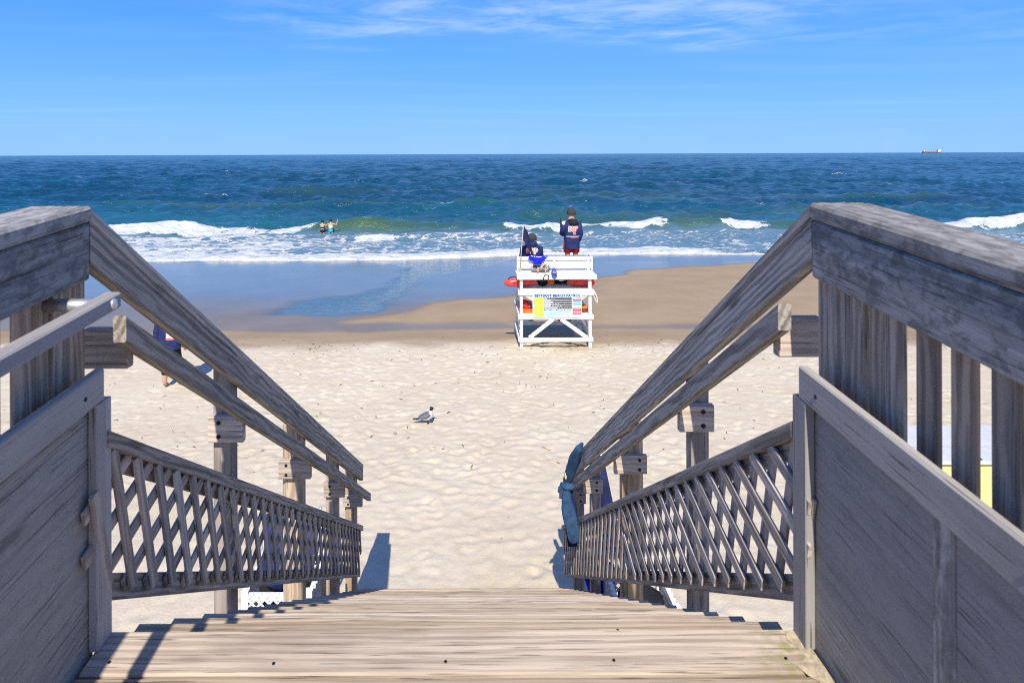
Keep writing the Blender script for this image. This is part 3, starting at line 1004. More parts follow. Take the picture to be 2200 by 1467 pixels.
def lattice(sx, Xi, c_top, c_bot, ya, yb, seam, par, inner_steep):
    root = link('lattice_panel', None, Matrix.Translation((Xi, (ya + yb) / 2, -3.0)), par)
    up = (0, 0, 1)
    th = math.atan(S_R)
    def ln(name, y0, y1, c0, c1, x0, x1, mat):
        cm = (c0 + c1) / 2
        board(name, ((x0 + x1) / 2, y0, rail_z(y0, cm)), ((x0 + x1) / 2, y1, rail_z(y1, cm)), (c1 - c0) * math.cos(th), abs(x1 - x0), up, mat, root, True, True)
    ln('top_rail', ya, yb, c_top, c_top + 0.046, Xi, Xi + sx * 0.024, M['rail'])
    ln('back_rail', ya, yb, c_top + 0.002, c_top + 0.098, Xi + sx * 0.026, Xi + sx * 0.040, M['post'])
    ln('bottom_board', ya + 0.01, yb, c_bot - 0.075, c_bot, Xi + sx * 0.027, Xi + sx * 0.062, M['rail'])
    # slats in the plane of the panel; panel coords: s along the slope, q across (downwards positive)
    ca, sa = math.cos(th), math.sin(th)
    c0, c1 = c_top + 0.044, c_bot - 0.040
    H = (c1 - c0) * ca
    O = Vector((0, ya, rail_z(ya, c0)))
    ds = Vector((0, ca, -sa)); dq = Vector((0, -sa, -ca))
    for (pa, pb, steep_inner) in ((ya + 0.0, seam, inner_steep[0]), (seam, yb - 0.0, inner_steep[1])):
        s0 = (pa - ya) / ca + (0.02 if pa > ya else 0.0); s1 = (pb - ya) / ca - (0.0 if pb > seam else 0.012)
        pitch = 0.108 * math.sqrt(2)
        for layer in (0, 1):
            steep = steep_inner if layer == 0 else (not steep_inner)
            # steep slats run (+s, +q); shallow ones run (+s, -q)
            x = Xi + sx * (0.002 + 0.006 + layer * 0.0115)
            n = int((s1 - s0 + H) / pitch) + 2
            for k in range(-1, n):
                if steep:
                    sA = s0 - H + k * pitch + 0.05; A_ = [sA, 0.0]; B_ = [sA + H, H]
                else:
                    sA = s0 - H + k * pitch + 0.02; A_ = [sA, H]; B_ = [sA + H, 0.0]
                # clip along s
                def clip(P, Q):
                    P, Q = list(P), list(Q)
                    if Q[0] <= s0 + 0.01 or P[0] >= s1 - 0.01: return None
                    if P[0] < s0:
                        f = (s0 - P[0]) / (Q[0] - P[0]); P = [s0, P[1] + f * (Q[1] - P[1])]
                    if Q[0] > s1:
                        f = (s1 - P[0]) / (Q[0] - P[0]); Q = [s1, P[1] + f * (Q[1] - P[1])]
                    return P, Q
                r = clip(A_, B_)
                if r is None: continue
                P, Q = r
                pw = O + ds * P[0] + dq * P[1]; qw = O + ds * Q[0] + dq * Q[1]
                ymin = ya - 0.085
                if qw.y <= ymin + 0.02: continue
                if pw.y < ymin: pw = pw.lerp(qw, (ymin - pw.y) / (qw.y - pw.y))
                pw.x = qw.x = x
                if (qw - pw).length < 0.07: continue
                board('slat', pw, qw, 0.038, 0.0095, (0, 1, 0) if abs((qw - pw).normalized().y) < 0.7 else (0, 0, 1), M['slat'], root, ch=0.0015)
    return root


lattice(-1, -0.955, -0.362, 0.090, 1.80, 6.03, 3.74,
        rail_l, (True, True))
lattice(1, 0.857, -0.386, 0.100, 1.83, 6.50, 3.95,
        rail_r, (False, True))


def ramp_railing(sx, Xc, Xt, ygap, label):
    """Railing along the boardwalk: wide cap, side board, balusters, solid kick panel"""
    root = thing('ramp_railing', label, 'railing', (Xc, 0.6, -1.35), 'railings along the boardwalk ramp')
    ya, yb = 1.767, -1.5
    def capz(y): return -0.131 + 0.08 * (y - 1.767)
    def trimz(y): return -0.556 + RAMP * (y - 1.788)
    def ln(name, y0, y1, zf, z_off0, z_off1, x0, x1, mat, ch=0.004, label=None):
        zo = (z_off0 + z_off1) / 2
        return board(name, ((x0 + x1) / 2, y0, zf(y0) + zo), ((x0 + x1) / 2, y1, zf(y1) + zo), abs(z_off1 - z_off0), abs(x1 - x0), (0, 0, 1), mat, root, True, True, ch, label)
    ln('cap_board', ya, yb, capz, -0.041, 0, Xc - sx * 0.004, Xc + sx * 0.155, M['cap'], 0.007)
    ln('side_board', ya - 0.004, yb, capz, -0.190, -0.0435, Xc, Xc + sx * 0.038, M['cap'], 0.005)
    ln('kick_trim', 1.786, yb, trimz, -0.085, 0, Xt, Xc, M['trim'])
    # solid panel
    ym = 1.775
    pz0 = floor_z(1.2) - 0.0
    def panz(y): return floor_z(y)
    ht = 0.66
    ln('kick_panel', ym, yb, panz, -0.10, ht, Xc + sx * 0.001, Xc + sx * 0.019, M['panel'], 0.001)
    board('corner_trim', (Xt + sx * 0.0125, 1.788, floor_z(1.788) + 0.003), (Xt + sx * 0.0125, 1.788, trimz(1.788) - 0.0865), 0.072, 0.025, (0, 1, 0), M['trim'], root)
    # corner post
    zt = capz(1.73) - 0.192
    board('corner_post', (Xc + sx * 0.087, 1.775, floor_z(1.7) - 1.4), (Xc + sx * 0.087, 1.775, capz(1.7) - 0.045), 0.089, 0.089, (0, 1, 0), M['baluster'], root)
    # boards set close together beside the corner post, then evenly spaced with gaps
    ys_ = []
    y = ygap + 0.0315
    while y < 1.715:
        ys_.append(y); y += 0.0690
    y = ygap - 0.0765
    while y > yb:
        ys_.append(y); y -= 0.1020
    for q, y in enumerate(ys_):
        x = Xc + sx * (0.0395 + 0.0075 + (0.006 if (q % 2 and y > ygap) else 0.0))
        board('baluster', (x, y, floor_z(y) - 0.04), (x, y, capz(y) - 0.06), 0.063, 0.014, (0, 1, 0), M['baluster'], root)
    for (yy, zz) in ((1.70, -0.045), (1.05, -0.045), (0.4, -0.045)):
        bolt(root, (Xt, yy, trimz(yy) + zz), (-sx, 0, 0), 0.006, 0.002, name='nail_head')
    return root


rr = ramp_railing(1, 0.883, 0.858, 1.4625, 'mottled grey boardwalk railing with green moss at the foot of its balusters')
board('batten', (0.8832, 1.275, floor_z(1.275)), (0.8832, 1.275, -0.60), 0.060, 0.0016, (0, 1, 0), M['batten'], rr, ch=0.001, label='pale blotched batten')
lr = ramp_railing(-1, -0.985, -0.960, 1.535, 'mottled grey boardwalk railing that carries a bolted square handrail on a pipe bracket')
# bolted square handrail on its pipe bracket
gh = lambda y: -0.357 + 0.08 * (y - 1.69)
hr = board('grab_rail', (-0.886, 1.69, gh(1.69)), (-0.886, -1.5, gh(-1.5)), 0.038, 0.040, (0, 0, 1), M['grab'], lr, True, True, ch=0.004)
for yy in (1.655, 0.3):
    g = tube_geo([(-1.03, yy, gh(yy) - 0.004), (-0.90, yy, gh(yy) - 0.004)], [0.017, 0.017], 14)
    pb = put('pipe_bracket', g, M['galv'], lr)
    g = ell_geo((-0.866, yy, gh(yy)), (0.009, 0.014, 0.014), 12, 6)
    put('bolt_head', g, M['galv'], hr)

# ------------------------------------------------------------------ text helper
def text_mesh(body, size, width=None, bold=0.0):
    cu = bpy.data.curves.new('lettering', 'FONT')
    cu.body = body; cu.size = size; cu.align_x = 'CENTER'; cu.align_y = 'CENTER'
    cu.offset = bold
    cu.resolution_u = 3
    o = bpy.data.objects.new('lettering_source', cu)
    COL.objects.link(o)
    dg = bpy.context.evaluated_depsgraph_get()
    me = bpy.data.meshes.new_from_object(o.evaluated_get(dg))
    bpy.data.objects.remove(o)
    if width:
        xs = [v.co.x for v in me.vertices]
        w = max(xs) - min(xs); cx = (max(xs) + min(xs)) / 2
        for v in me.vertices:
            v.co.x = (v.co.x - cx) * width / w
    return me


def text_on_plane(name, body, size, cx, y, cz, mat, parent, width=None, bold=0.0):
    """lettering facing the viewer (-Y)"""
    me = text_mesh(body, size, width, bold)
    me.name = name
    me.materials.clear()
    Mx = Matrix(((1, 0, 0, cx), (0, 0, -1, y), (0, 1, 0, cz), (0, 0, 0, 1)))
    return link(name, me, Mx, parent, mat)


# ------------------------------------------------------------------ lifeguard stand
SY = 16.0
ls = thing('lifeguard_stand', 'white wooden lifeguard stand with a notice board, standing on the berm', 'lifeguard stand', (1.99, 16.75, -4.54))
FY = 17.5
W_ = M['white']


def sb(name, x0, x1, y0, y1, z0, z1, mat=W_, parent=ls, label=None):
    c = Vector(((x0 + x1) / 2, (y0 + y1) / 2, (z0 + z1) / 2))
    dims = (x1 - x0, y1 - y0, z1 - z0)
    ax = max(range(3), key=lambda i: dims[i])
    d = [Vector((1, 0, 0)), Vector((0, 1, 0)), Vector((0, 0, 1))][ax]
    upi = [i for i in (2, 1, 0) if i != ax][0]
    oth = [i for i in (0, 1, 2) if i not in (ax, upi)][0]
    up = [Vector((1, 0, 0)), Vector((0, 1, 0)), Vector((0, 0, 1))][upi]
    return board(name, c - d * dims[ax] / 2, c + d * dims[ax] / 2, dims[upi], dims[oth], up, mat, parent, ch=0.004, label=label)


LX, RX = 1.19, 2.80
for (x, yy, zt) in ((LX, SY + .04, -2.945), (RX, SY + .04, -2.945), (LX, FY, -3.2), (RX, FY, -3.2)):
    zg = sand_z(x, yy)
    sb('leg', x - .035, x + .035, yy - .035, yy + .035, zg - 0.12, zt)
for (x0, x1, z0, z1) in ((1.132, 2.865, -4.396, -4.302), (1.14, 2.875, -3.872, -3.763), (1.152, 2.895, -3.305, -3.198)):
    sb('front_rail', x0, x1, SY - .035, SY + .004, z0, z1)
    sb('sea_side_rail', x0 + .03, x1 - .03, FY + .036, FY + .07, z0, z1)
    for x in (LX - .072, RX + .037):
        sb('side_rail', x, x + .034, SY + .006, FY + .10, z0 + .002, z1 - .002)
# shelf and platform boards
for k in range(5):
    y0 = SY - .03 + k * .128
    sb('shelf_board', 1.09, 2.95, y0, y0 + .122, -2.862, -2.836)
sb('shelf_fascia', 1.088, 2.952, SY - .06, SY - .032, -2.937, -2.832)
for x in (1.09, 2.92):
    sb('shelf_cheek', x, x + .03, SY - .03, SY + .6, -2.937, -2.864)
for k in range(9):
    y0 = SY + .012 + k * .172
    sb('platform_board', 1.165, 2.88, y0, y0 + .15, -3.215, -3.190)
for k in range(7):
    y0 = SY + .02 + k * .21
    sb('lower_shelf_board', 1.165, 2.86, y0, y0 + .19, -3.79, -3.768)
# diagonal braces
for (a, b) in (((1.375, -4.30), (1.93, -3.868)), ((2.72, -4.30), (2.12, -3.868))):
    board('brace', (a[0], SY - .012, a[1]), (b[0], SY - .012, b[1]), 0.09, 0.03, (0, 0, 1), W_, ls)
    board('brace', (a[0], FY + .02, a[1]), (b[0], FY + .02, b[1]), 0.09, 0.03, (0, 0, 1), W_, ls)
for (a, b) in (((1.30, -3.30), (1.60, -3.50)), ((2.72, -3.30), (2.42, -3.50))):
    board('brace', (a[0], SY + .012, a[1]), (b[0], SY + .012, b[1]), 0.08, 0.03, (0, 0, 1), W_, ls)
for x in (LX - .018, RX + .018):
    board('side_brace', (x, SY + .1, -4.30), (x, FY - .05, -3.86), 0.08, 0.03, (0, 0, 1), W_, ls)
# bench: seat and backrest
BY = 16.62
for k in range(3):
    sb('seat_board', 1.15, 2.93, BY + .05 + k * .14, BY + .18 + k * .14, -2.86, -2.835)
for x in (1.2, 2.03, 2.86):
    sb('seat_support', x - .03, x + .03, BY + .06, BY + .44, -3.188, -2.862)
    sb('backrest_post', x - .03, x + .03, BY - .03, BY + .01, -2.834, -2.58)
sb('backrest_cap', 1.155, 2.935, BY - .035, BY + .03, -2.578, -2.497)
sb('backrest_board', 1.16, 2.93, BY + .012, BY + .034, -2.80, -2.582)
sb('backrest_end', 1.125, 1.154, BY - .04, BY + .45, -2.834, -2.50)
sb('backrest_end', 2.936, 2.965, BY - .04, BY + .45, -2.834, -2.50)

# notice board
sg = thing('notice_board', 'pale blue beach patrol notice board with yellow, black and red panels on the stand', 'sign', (2.022, SY - .05, -3.55))
sx0, sx1, sz0, sz1 = 1.448, 2.596, -3.827, -3.265
sb('board', sx0, sx1, SY - .052, SY - .038, sz0, sz1, M['sign'], sg)
sy = SY - .054
PXs = (sx1 - sx0) / 1640.0      # one unit of the 1640 x 820 lay-out


def pan(name, a, b, c, d, mat, dy=0.0):
    """a..b across, c..d down in lay-out units from the sign's top left"""
    g = box_geo(sx0 + a * PXs, sx0 + b * PXs, sy - .002 - dy, sy - dy + .0015, sz1 - d * PXs * .985, sz1 - c * PXs * .985)
    return put(name, g, mat, sg, smooth=False)


def sgtext(body, cx, cy, width, size, mat, bold=0.002):
    return text_on_plane('lettering', body, size, sx0 + cx * PXs, sy - .0045, sz1 - cy * PXs * .985, mat, sg, width * PXs, bold)


sgtext('BETHANY BEACH PATROL', 835, 64, 1540, 0.088, M['sign_blue'], 0.004)
pan('yellow_panel', 50, 345, 130, 790, M['sign_yellow'])
pan('black_panel', 365, 1310, 138, 500, M['sign_black'])
for k in range(1, 6):
    pan('panel_stripe', 365, 1310, 138 + k * 60.5 - 8, 138 + k * 60.5 + 6, M['sign_white'], .002)
for k, wdt in enumerate((110, 240, 300, 240, 230, 450)):
    pan('panel_heading', 380, 380 + wdt, 146 + k * 60.5, 182 + k * 60.5, M['sign_grey'], .002)
    if k != 2:
        for q in range(3 + k % 3):
            pan('chalk_mark', 420 + wdt + q * 88, 470 + wdt + q * 88, 158 + k * 60.5, 172 + k * 60.5, M['sign_grey'], .002)
sgtext('BETHANY BEACH RULES', 825, 548, 890, 0.05, M['sign_blue'], 0.0006)
for k in range(8):
    pan('rule_line', 440, 440 + (760, 800, 700, 420, 560, 300, 480, 260)[k], 612 + k * 24, 617 + k * 24, M['sign_cyan'])
for k in range(15):
    if k not in (1, 8):
        pan('notice_line', 80, 80 + (220, 190, 170, 200, 150, 210, 180, 190, 200, 160, 190, 140, 200, 170, 210)[k], 170 + k * 41, 177 + k * 41, M['sign_grey'], .002)
pan('flag_white', 1325, 1640, 130, 735, M['sign_white'])
pan('red_panel', 1345, 1625, 142, 235, M['sign_red'], .003)
pan('red_stripe', 1365, 1605, 160, 182, M['sign_white'], .005)
pan('blue_panel', 1345, 1625, 242, 385, M['sign_cyan'], .003)
pan('blue_stripe', 1345, 1625, 300, 326, M['sign'], .005)
pan('red_panel', 1345, 1480, 480, 700, M['sign_red'], .003)
pan('red_panel', 1488, 1625, 480, 700, M['sign_red'], .003)
for k in range(4):
    pan('red_stripe', 1365, 1600, 520 + k * 45, 528 + k * 45, M['letter_white'], .005)


# red rescue floats lying on the platform
def rescue_float(x0, x1, y, z, label, r=0.098, flip=1, yaw=0.0):
    root = thing('rescue_float', label, 'rescue float', ((x0 + x1) / 2, y, z - r), 'red rescue floats on the lifeguard stand')
    L_ = x1 - x0
    pr = [(0, .15), (.03, .5), (.10, .86), (.22, 1.0), (.5, 1.0), (.70, .92), (.86, .68), (.96, .36), (1.0, .12)]
    pts = []
    for (f, q) in pr:
        ff = f if flip > 0 else 1 - f
        pts.append((Vector((x0 + ff * L_, y + yaw * (ff - .5), z)), q * r))
    if flip < 0: pts.reverse()
    put('float_body', tube_geo([p for p, q in pts], [(q, q * 0.92) for p, q in pts], 16), M['red'], root)
    for sgn in (-1, 1):
        xa = x0 + L_ * .25; xb = x0 + L_ * .62
        g = tube_geo([(xa, y + sgn * r * .86, z + .03), (xa + .04, y + sgn * (r + .03), z + .045), (xb - .04, y + sgn * (r + .03), z + .045), (xb, y + sgn * r * .86, z + .03)], [.012] * 4, 8)
        put('handle', g, M['red'], root)
    xe = x0 + (.12 if flip > 0 else .88) * L_
    g = tube_geo([(xe, y, z + r * .86), (xe + .06 * flip, y, z + r + .035), (xe + .22 * flip, y, z + r + .035), (xe + .28 * flip, y, z + r * .98)], [.014] * 4, 8)
    put('rear_handle', g, M['dark'], root)
    return root


rescue_float(.80, 1.62, 16.36, -3.085, 'red rescue float sticking out past the left side of the stand')
rescue_float(2.30, 2.99, 16.38, -3.09, 'red rescue float on the platform under the empty half of the bench', flip=-1)

# rope coiled over the platform corner
pts = []
for k in range(17):
    a = k / 16
    pts.append((2.885 + .085 * math.sin(a * math.pi) + .01 * a, SY + .05 - .06 * a, -3.19 - .34 * math.sin(a * math.pi * .5) + (.18 * max(0, a - .72) / .28)))
tag(put('rope', tube_geo(pts, [.011] * 17, 8), M['rope']), 'white rope loop hanging off the right corner of the stand platform', 'rope')

# gear on the lower shelf
o = thing('life_vest', 'red cushion like float resting on an orange pad at the lower shelf', 'life vest', (1.27, 16.35, -3.70))
put('vest_body', merge(ell_geo((1.33, 16.33, -3.595), (.115, .10, .10), 16, 10), ell_geo((1.25, 16.45, -3.60), (.11, .10, .10), 14, 9)), M['red'], o)
put('strap', tube_geo([(1.16, 16.30, -3.60), (1.20, 16.26, -3.52), (1.30, 16.25, -3.478), (1.40, 16.27, -3.52), (1.45, 16.30, -3.60)], [.018] * 5, 8), M['red_dark'], o)
put('valve', ell_geo((1.40, 16.245, -3.625), (.026, .02, .026), 10, 6), M['letter_white'], o)
tag(put('orange_pad', merge(box_geo(1.155, 1.50, 16.16, 16.6, -3.768, -3.69)), M['orange'], None, False), 'flat orange pad under the red float on the lower shelf', 'pad')
o = thing('orange_bag', 'orange red zipped bag at the right of the lower shelf', 'bag', (2.69, 16.3, -3.77))
put('bag_body', merge(ell_geo((2.69, 16.30, -3.685), (.125, .13, .085), 16, 10)), M['orange'], o)
put('strap', tube_geo([(2.575, 16.18, -3.685), (2.69, 16.155, -3.68), (2.80, 16.18, -3.685)], [.014, .014, .014], 8), M['dark'], o)
def bottle(x, y, z, h, r, label, capm='letter_white', body='letter_white'):
    root = thing('bottle', label, 'bottle', (x, y, z))
    put('bottle_body', tube_geo([(x, y, z), (x, y, z + h * .62), (x, y, z + h * .78), (x, y, z + h * .85)], [r, r, r * .45, r * .4], 12), M[body], root)
    put('cap', tube_geo([(x, y, z + h * .851), (x, y, z + h)], [r * .5, r * .48], 12), M[capm], root)
bottle(2.63, 16.55, -3.768, .25, .04, 'white plastic bottle beside the orange bag on the lower shelf')
bottle(2.66, 17.1, sand_z(2.66, 17.1) - .005, .30, .075, 'white water jug standing on the sand under the stand', body='pale')

# bags in the shade of the platform
o = thing('black_bag', 'black soft bag in the shade of the platform beside the left rescue float', 'bag', (1.72, 16.75, -3.19))
put('bag_body', ell_geo((1.74, 16.5, -3.07), (.15, .12, .12), 16, 9), M['dark'], o)
o = thing('orange_first_aid_bag', 'small orange red bag in the middle of the stand platform', 'bag', (1.93, 16.4, -3.19))
put('bag_body', ell_geo((1.93, 16.40, -3.075), (.085, .09, .075), 14, 8), M['orange'], o)
put('strap', tube_geo([(1.87, 16.315, -3.06), (1.93, 16.305, -3.04), (1.99, 16.315, -3.06)], [.01] * 3, 8), M['red_dark'], o)
o = thing('duffel_bag', 'long black duffel bag lying beside the right rescue float', 'bag', (2.2, 16.55, -3.19))
put('bag_body', tube_geo([(1.98, 16.62, -3.08), (2.02, 16.62, -3.07), (2.38, 16.62, -3.07), (2.42, 16.62, -3.08)], [.05, .1, .1, .05], 14), M['dark'], o)
put('tag_patch', box_geo(2.15, 2.25, 16.505, 16.53, -3.08, -3.05), M['letter_white'], o, False)

# on the shelf
o = thing('backpack', 'green grey camouflage backpack lying on the stand shelf with pink straps', 'backpack', (1.66, 16.3, -2.836))
put('pack_body', merge(ell_geo((1.60, 16.38, -2.75), (.17, .13, .085), 18, 10), ell_geo((1.75, 16.36, -2.74), (.17, .14, .095), 18, 10)), M['camo'], o)
M['pink'] = plain('salmon_strap', (0.70, 0.30, 0.22), 0.7)
put('strap', tube_geo([(1.60, 16.27, -2.70), (1.61, 16.24, -2.76), (1.60, 16.22, -2.825)], [.014] * 3, 8), M['pink'], o)
put('strap', tube_geo([(1.77, 16.24, -2.69), (1.78, 16.215, -2.76), (1.775, 16.2, -2.83)], [.016] * 3, 8), M['pink'], o)
put('grab_loop', tube_geo([(1.69, 15.99, -2.99), (1.70, 15.92, -2.92), (1.72, 15.93, -2.84), (1.77, 15.99, -2.822), (1.82, 15.93, -2.84), (1.825, 15.92, -2.93)], [.011] * 6, 8), M['dark'], o)
put('flap', tube_geo([(1.49, 16.30, -2.69), (1.58, 16.27, -2.675), (1.68, 16.29, -2.68)], [.02, .026, .016], 8), M['dark'], o)
o = thing('baseball_cap', 'blue cap with a small red front patch propped on the stand shelf', 'cap', (1.955, 15.95, -2.836))
put('crown', ell_geo((1.955, 15.99, -2.80), (.066, .07, .135), 18, 9, zmin=-.25), M['sign_blue'], o)
bv = []
for k in range(13):
    a = math.pi * k / 12
    bv.append(Vector((1.955 - .068 * math.cos(a), 15.935 - .055 * math.sin(a) * .4, -2.825 - .085 * math.sin(a))))
g = (bv + [v + Vector((0, .008, 0)) for v in bv], [tuple(range(13)), tuple(range(25, 12, -1))] + [(k, 13 + k, 13 + (k + 1) % 13, (k + 1) % 13) for k in range(13)])
put('brim', g, M['sign_blue'], o, False)
put('front_patch', box_geo(1.915, 1.995, 15.913, 15.922, -2.775, -2.74), M['letter_red'], o, False)

# royal blue towel thrown over the backrest
tv, tf = [], []
for a in range(17):
    u = a / 16
    for b in range(13):
        v = b / 12
        wsc = 1 - .55 * max(0, v - .35)
        x = 1.625 + (u - .5) * .46 * wsc + .02 * math.sin(v * 7)
        drop = (.10 + .17 * math.exp(-((u - .50) / .28) ** 2)) * v
        z = -2.480 + .012 * math.sin(u * 19) * (1 - v) - drop
        yy = BY - .045 - .018 * math.sin(u * 23 + v * 3) * (0.3 + v) - .02 * v
        if b == 0: yy = BY + .06; z = -2.489 + .006 * math.sin(u * 19)
        if b == 1: yy = BY - .01; z = -2.482 + .008 * math.sin(u * 19)
        tv.append(Vector((x, yy, z)))
for a in range(16):
    for b in range(12):
        k = a * 13 + b
        tf.append((k, k + 1, k + 14, k + 13))
tw = obj_world('towel', tv, tf, M['blue_cloth'], None, True)
md = tw.modifiers.new('thickness', 'SOLIDIFY'); md.thickness = .012
tag(tw, 'bright royal blue towel draped over the bench backrest behind the seated lifeguard', 'towel')

# flag on a thin pole
o = thing('warning_flag', 'limp navy flag on a thin tan pole at the corner of the stand', 'flag', (1.195, 16.45, -2.836))
put('pole', tube_geo([(1.190, 16.50, -2.836), (1.285, 16.50, -1.70)], [.014, .010], 10), M['bamboo'], o)
fv, ff = [], []
for a in range(11):
    v = a / 10                    # down the hoist
    for b in range(9):
        u = b / 8
        px = 1.283 - .095 * (v * .30) / 1.136 * 1.0
        x = px + u * (.11 + .17 * v)
        z = -1.705 - .34 * v - u * (.20 + .28 * v)
        yy = 16.50 + .035 * math.sin(u * 9 + v * 2) * (.3 + u)
        fv.append(Vector((x, yy, z)))
for a in range(10):
    for b in range(8):
        k = a * 9 + b
        ff.append((k, k + 1, k + 10, k + 9))
fl = obj_world('flag_cloth', fv, ff, M['navy'], o, True)
md = fl.modifiers.new('thickness', 'SOLIDIFY'); md.thickness = .004

# ------------------------------------------------------------------ people


def skin_geo(verts, radii, edges, root=0, sub=2):
    me = bpy.data.meshes.new('skin_source')
    me.from_pydata([tuple(v) for v in verts], edges, [])
    o = bpy.data.objects.new('skin_source', me)
    COL.objects.link(o)
    md = o.modifiers.new('skin', 'SKIN')
    md.use_smooth_shade = True
    sv = me.skin_vertices[0].data
    for i, r in enumerate(radii):
        sv[i].radius = (r, r) if not isinstance(r, (tuple, list)) else r
        sv[i].use_root = (i == root)
    ms = o.modifiers.new('sub', 'SUBSURF'); ms.levels = sub; ms.render_levels = sub
    dg = bpy.context.evaluated_depsgraph_get()
    ev = bpy.data.meshes.new_from_object(o.evaluated_get(dg))
    vs = [v.co.copy() for v in ev.vertices]; fs = [tuple(p.vertices) for p in ev.polygons]
    bpy.data.objects.remove(o); bpy.data.meshes.remove(ev)
    return vs, fs


def hand_geo(wrist, direction, side, curl=0.5):
    """palm and five unequal bent digits"""
    w = Vector(wrist); d = Vector(direction).normalized()
    s = Vector(side); s = (s - d * s.dot(d)).normalized()
    n = d.cross(s)
    g = [tube_geo([w - d * .01, w + d * .03, w + d * .085], [(.026, .018), (.038, .017), (.040, .014)], 10)]
    for k, (off, ln) in enumerate(((-.030, .062), (-.010, .076), (.010, .082), (.029, .074))):
        b = w + d * .075 + s * off
        p1 = b + d * ln * .45 + n * ln * .15 * curl
        p2 = p1 + (d * (1 - .6 * curl) + n * curl).normalized() * ln * .32
        p3 = p2 + (d * (1 - 1.0 * curl) + n * curl * 1.3).normalized() * ln * .25
        g.append(tube_geo([b, p1, p2, p3], [.0095, .009, .0085, .006], 7))
    b = w + d * .025 + s * .030
    g.append(tube_geo([b, b + d * .03 + s * .026, b + d * .06 + s * .032 + n * .012 * curl], [.012, .0105, .007], 7))
    return merge(*g)


def human_geo(J, hands=True, k=1.0):
    """J: dict of joint positions -> one continuous figure"""
    names = ['pelvis', 'belly', 'chest', 'neck', 'skull', 'crown']
    V = [J[n] for n in names]
    Rr = [.125 * k, .115 * k, (.135 * k), .058 * k, .088 * k, .080 * k]
    E = [(0, 1), (1, 2), (2, 3), (3, 4), (4, 5)]
    # nose, chin give the face a front
    f = Vector(J['face']).normalized()
    V += [Vector(J['skull']) + f * .085 - Vector((0, 0, .012))]; Rr += [.020 * k]; E.append((4, len(V) - 1))
    for sd in ('l', 'r'):
        i0 = len(V)
        V += [J['shoulder_' + sd], J['elbow_' + sd], J['wrist_' + sd]]
        Rr += [.062 * k, .043 * k, .030 * k]
        E += [(2, i0), (i0, i0 + 1), (i0 + 1, i0 + 2)]
        i1 = len(V)
        V += [J['hip_' + sd], J['knee_' + sd], J['ankle_' + sd], J['toe_' + sd]]
        Rr += [.092 * k, .060 * k, .042 * k, .036 * k]
        E += [(0, i1), (i1, i1 + 1), (i1 + 1, i1 + 2), (i1 + 2, i1 + 3)]
    g = skin_geo(V, Rr, E)
    parts = [g]
    sk = Vector(J['skull'])
    side = f.cross(Vector((0, 0, 1))).normalized()
    for sgn in (-1, 1):
        parts.append(ell_geo(sk + side * sgn * .088 * k, (.014, .022, .03), 8, 5))            # ears
        parts.append(ell_geo(sk + side * sgn * .032 * k + f * .080 * k + Vector((0, 0, .012)), (.013, .013, .009), 8, 5))   # eyelids
    parts.append(ell_geo(sk + f * .078 * k + Vector((0, 0, -.048)), (.024, .018, .008), 8, 5))  # lips
    if hands:
        for sd in ('l', 'r'):
            w = Vector(J['wrist_' + sd]); e = Vector(J['elbow_' + sd])
            parts.append(hand_geo(w, w - e, J.get('palm_' + sd, (0, 1, 0)), J.get('curl_' + sd, .4)))
    return merge(*parts)


def standing(x, y, z, h=1.75, face=(0, 1, 0), lean=(0, 0)):
    """neutral standing joints facing +Y"""
    q = h / 1.75
    P = lambda a, b, c: Vector((x + a * q, y + b * q, z + c * q))
    J = dict(pelvis=P(0, 0, .95), belly=P(0, .01, 1.12), chest=P(0, 0, 1.30), neck=P(0, .015, 1.475), skull=P(0, .03, 1.61), crown=P(0, .02, 1.675), face=face)
    for sd, s in (('l', -1), ('r', 1)):
        J['shoulder_' + sd] = P(s * .19, 0, 1.40); J['elbow_' + sd] = P(s * .25, -.02, 1.12); J['wrist_' + sd] = P(s * .25, .06, .88)
        J['hip_' + sd] = P(s * .09, 0, .88); J['knee_' + sd] = P(s * .10, .02, .49); J['ankle_' + sd] = P(s * .10, -.02, .085); J['toe_' + sd] = P(s * .115, .14, .035)
    return J, P


def jacket_geo(x, y, z0, z1, w_hem, w_ch, dep, sleeves, q=1.0, lean=0.0):
    zs = [z0, z0 + .03, z0 + (z1 - z0) * .30, z0 + (z1 - z0) * .62, z0 + (z1 - z0) * .86, z0 + (z1 - z0) * .96, z1]
    ws = [w_hem * .98, w_hem, w_hem * .98, w_ch, w_ch * .97, w_ch * .70, w_ch * .34]
    ds = [dep, dep * 1.02, dep * .98, dep, dep * .92, dep * .75, dep * .55]
    vs, fs = [], []
    n = 22
    for i in range(len(zs)):
        yy = y + lean * (zs[i] - z0)
        for kk in range(n):
            a = 2 * math.pi * kk / n
            ca, sa = math.cos(a), math.sin(a)
            ex = 0.72
            wob = 1 + .030 * math.sin(3 * a + i * 1.7) * (1 if i < 4 else .3)
            vs.append(Vector((x + ws[i] * math.copysign(abs(ca) ** ex, ca) * wob, yy + ds[i] * math.copysign(abs(sa) ** ex, sa) * wob, zs[i])))
    for i in range(len(zs) - 1):
        for kk in range(n):
            k2 = (kk + 1) % n
            fs.append((i * n + kk, i * n + k2, (i + 1) * n + k2, (i + 1) * n + kk))
    fs.append(tuple(range((len(zs) - 1) * n, len(zs) * n)))
    g = [(vs, fs)]
    for (sh, el, wr) in sleeves:
        sh, el, wr = Vector(sh), Vector(el), Vector(wr)
        g.append(tube_geo([sh + (sh - el) * .12, sh, sh.lerp(el, .5), el, el.lerp(wr, .5), wr, wr + (wr - el) * .02],
                          [.05, .088, .080, .076, .068, .060, .052], 12))
    return merge(*g)


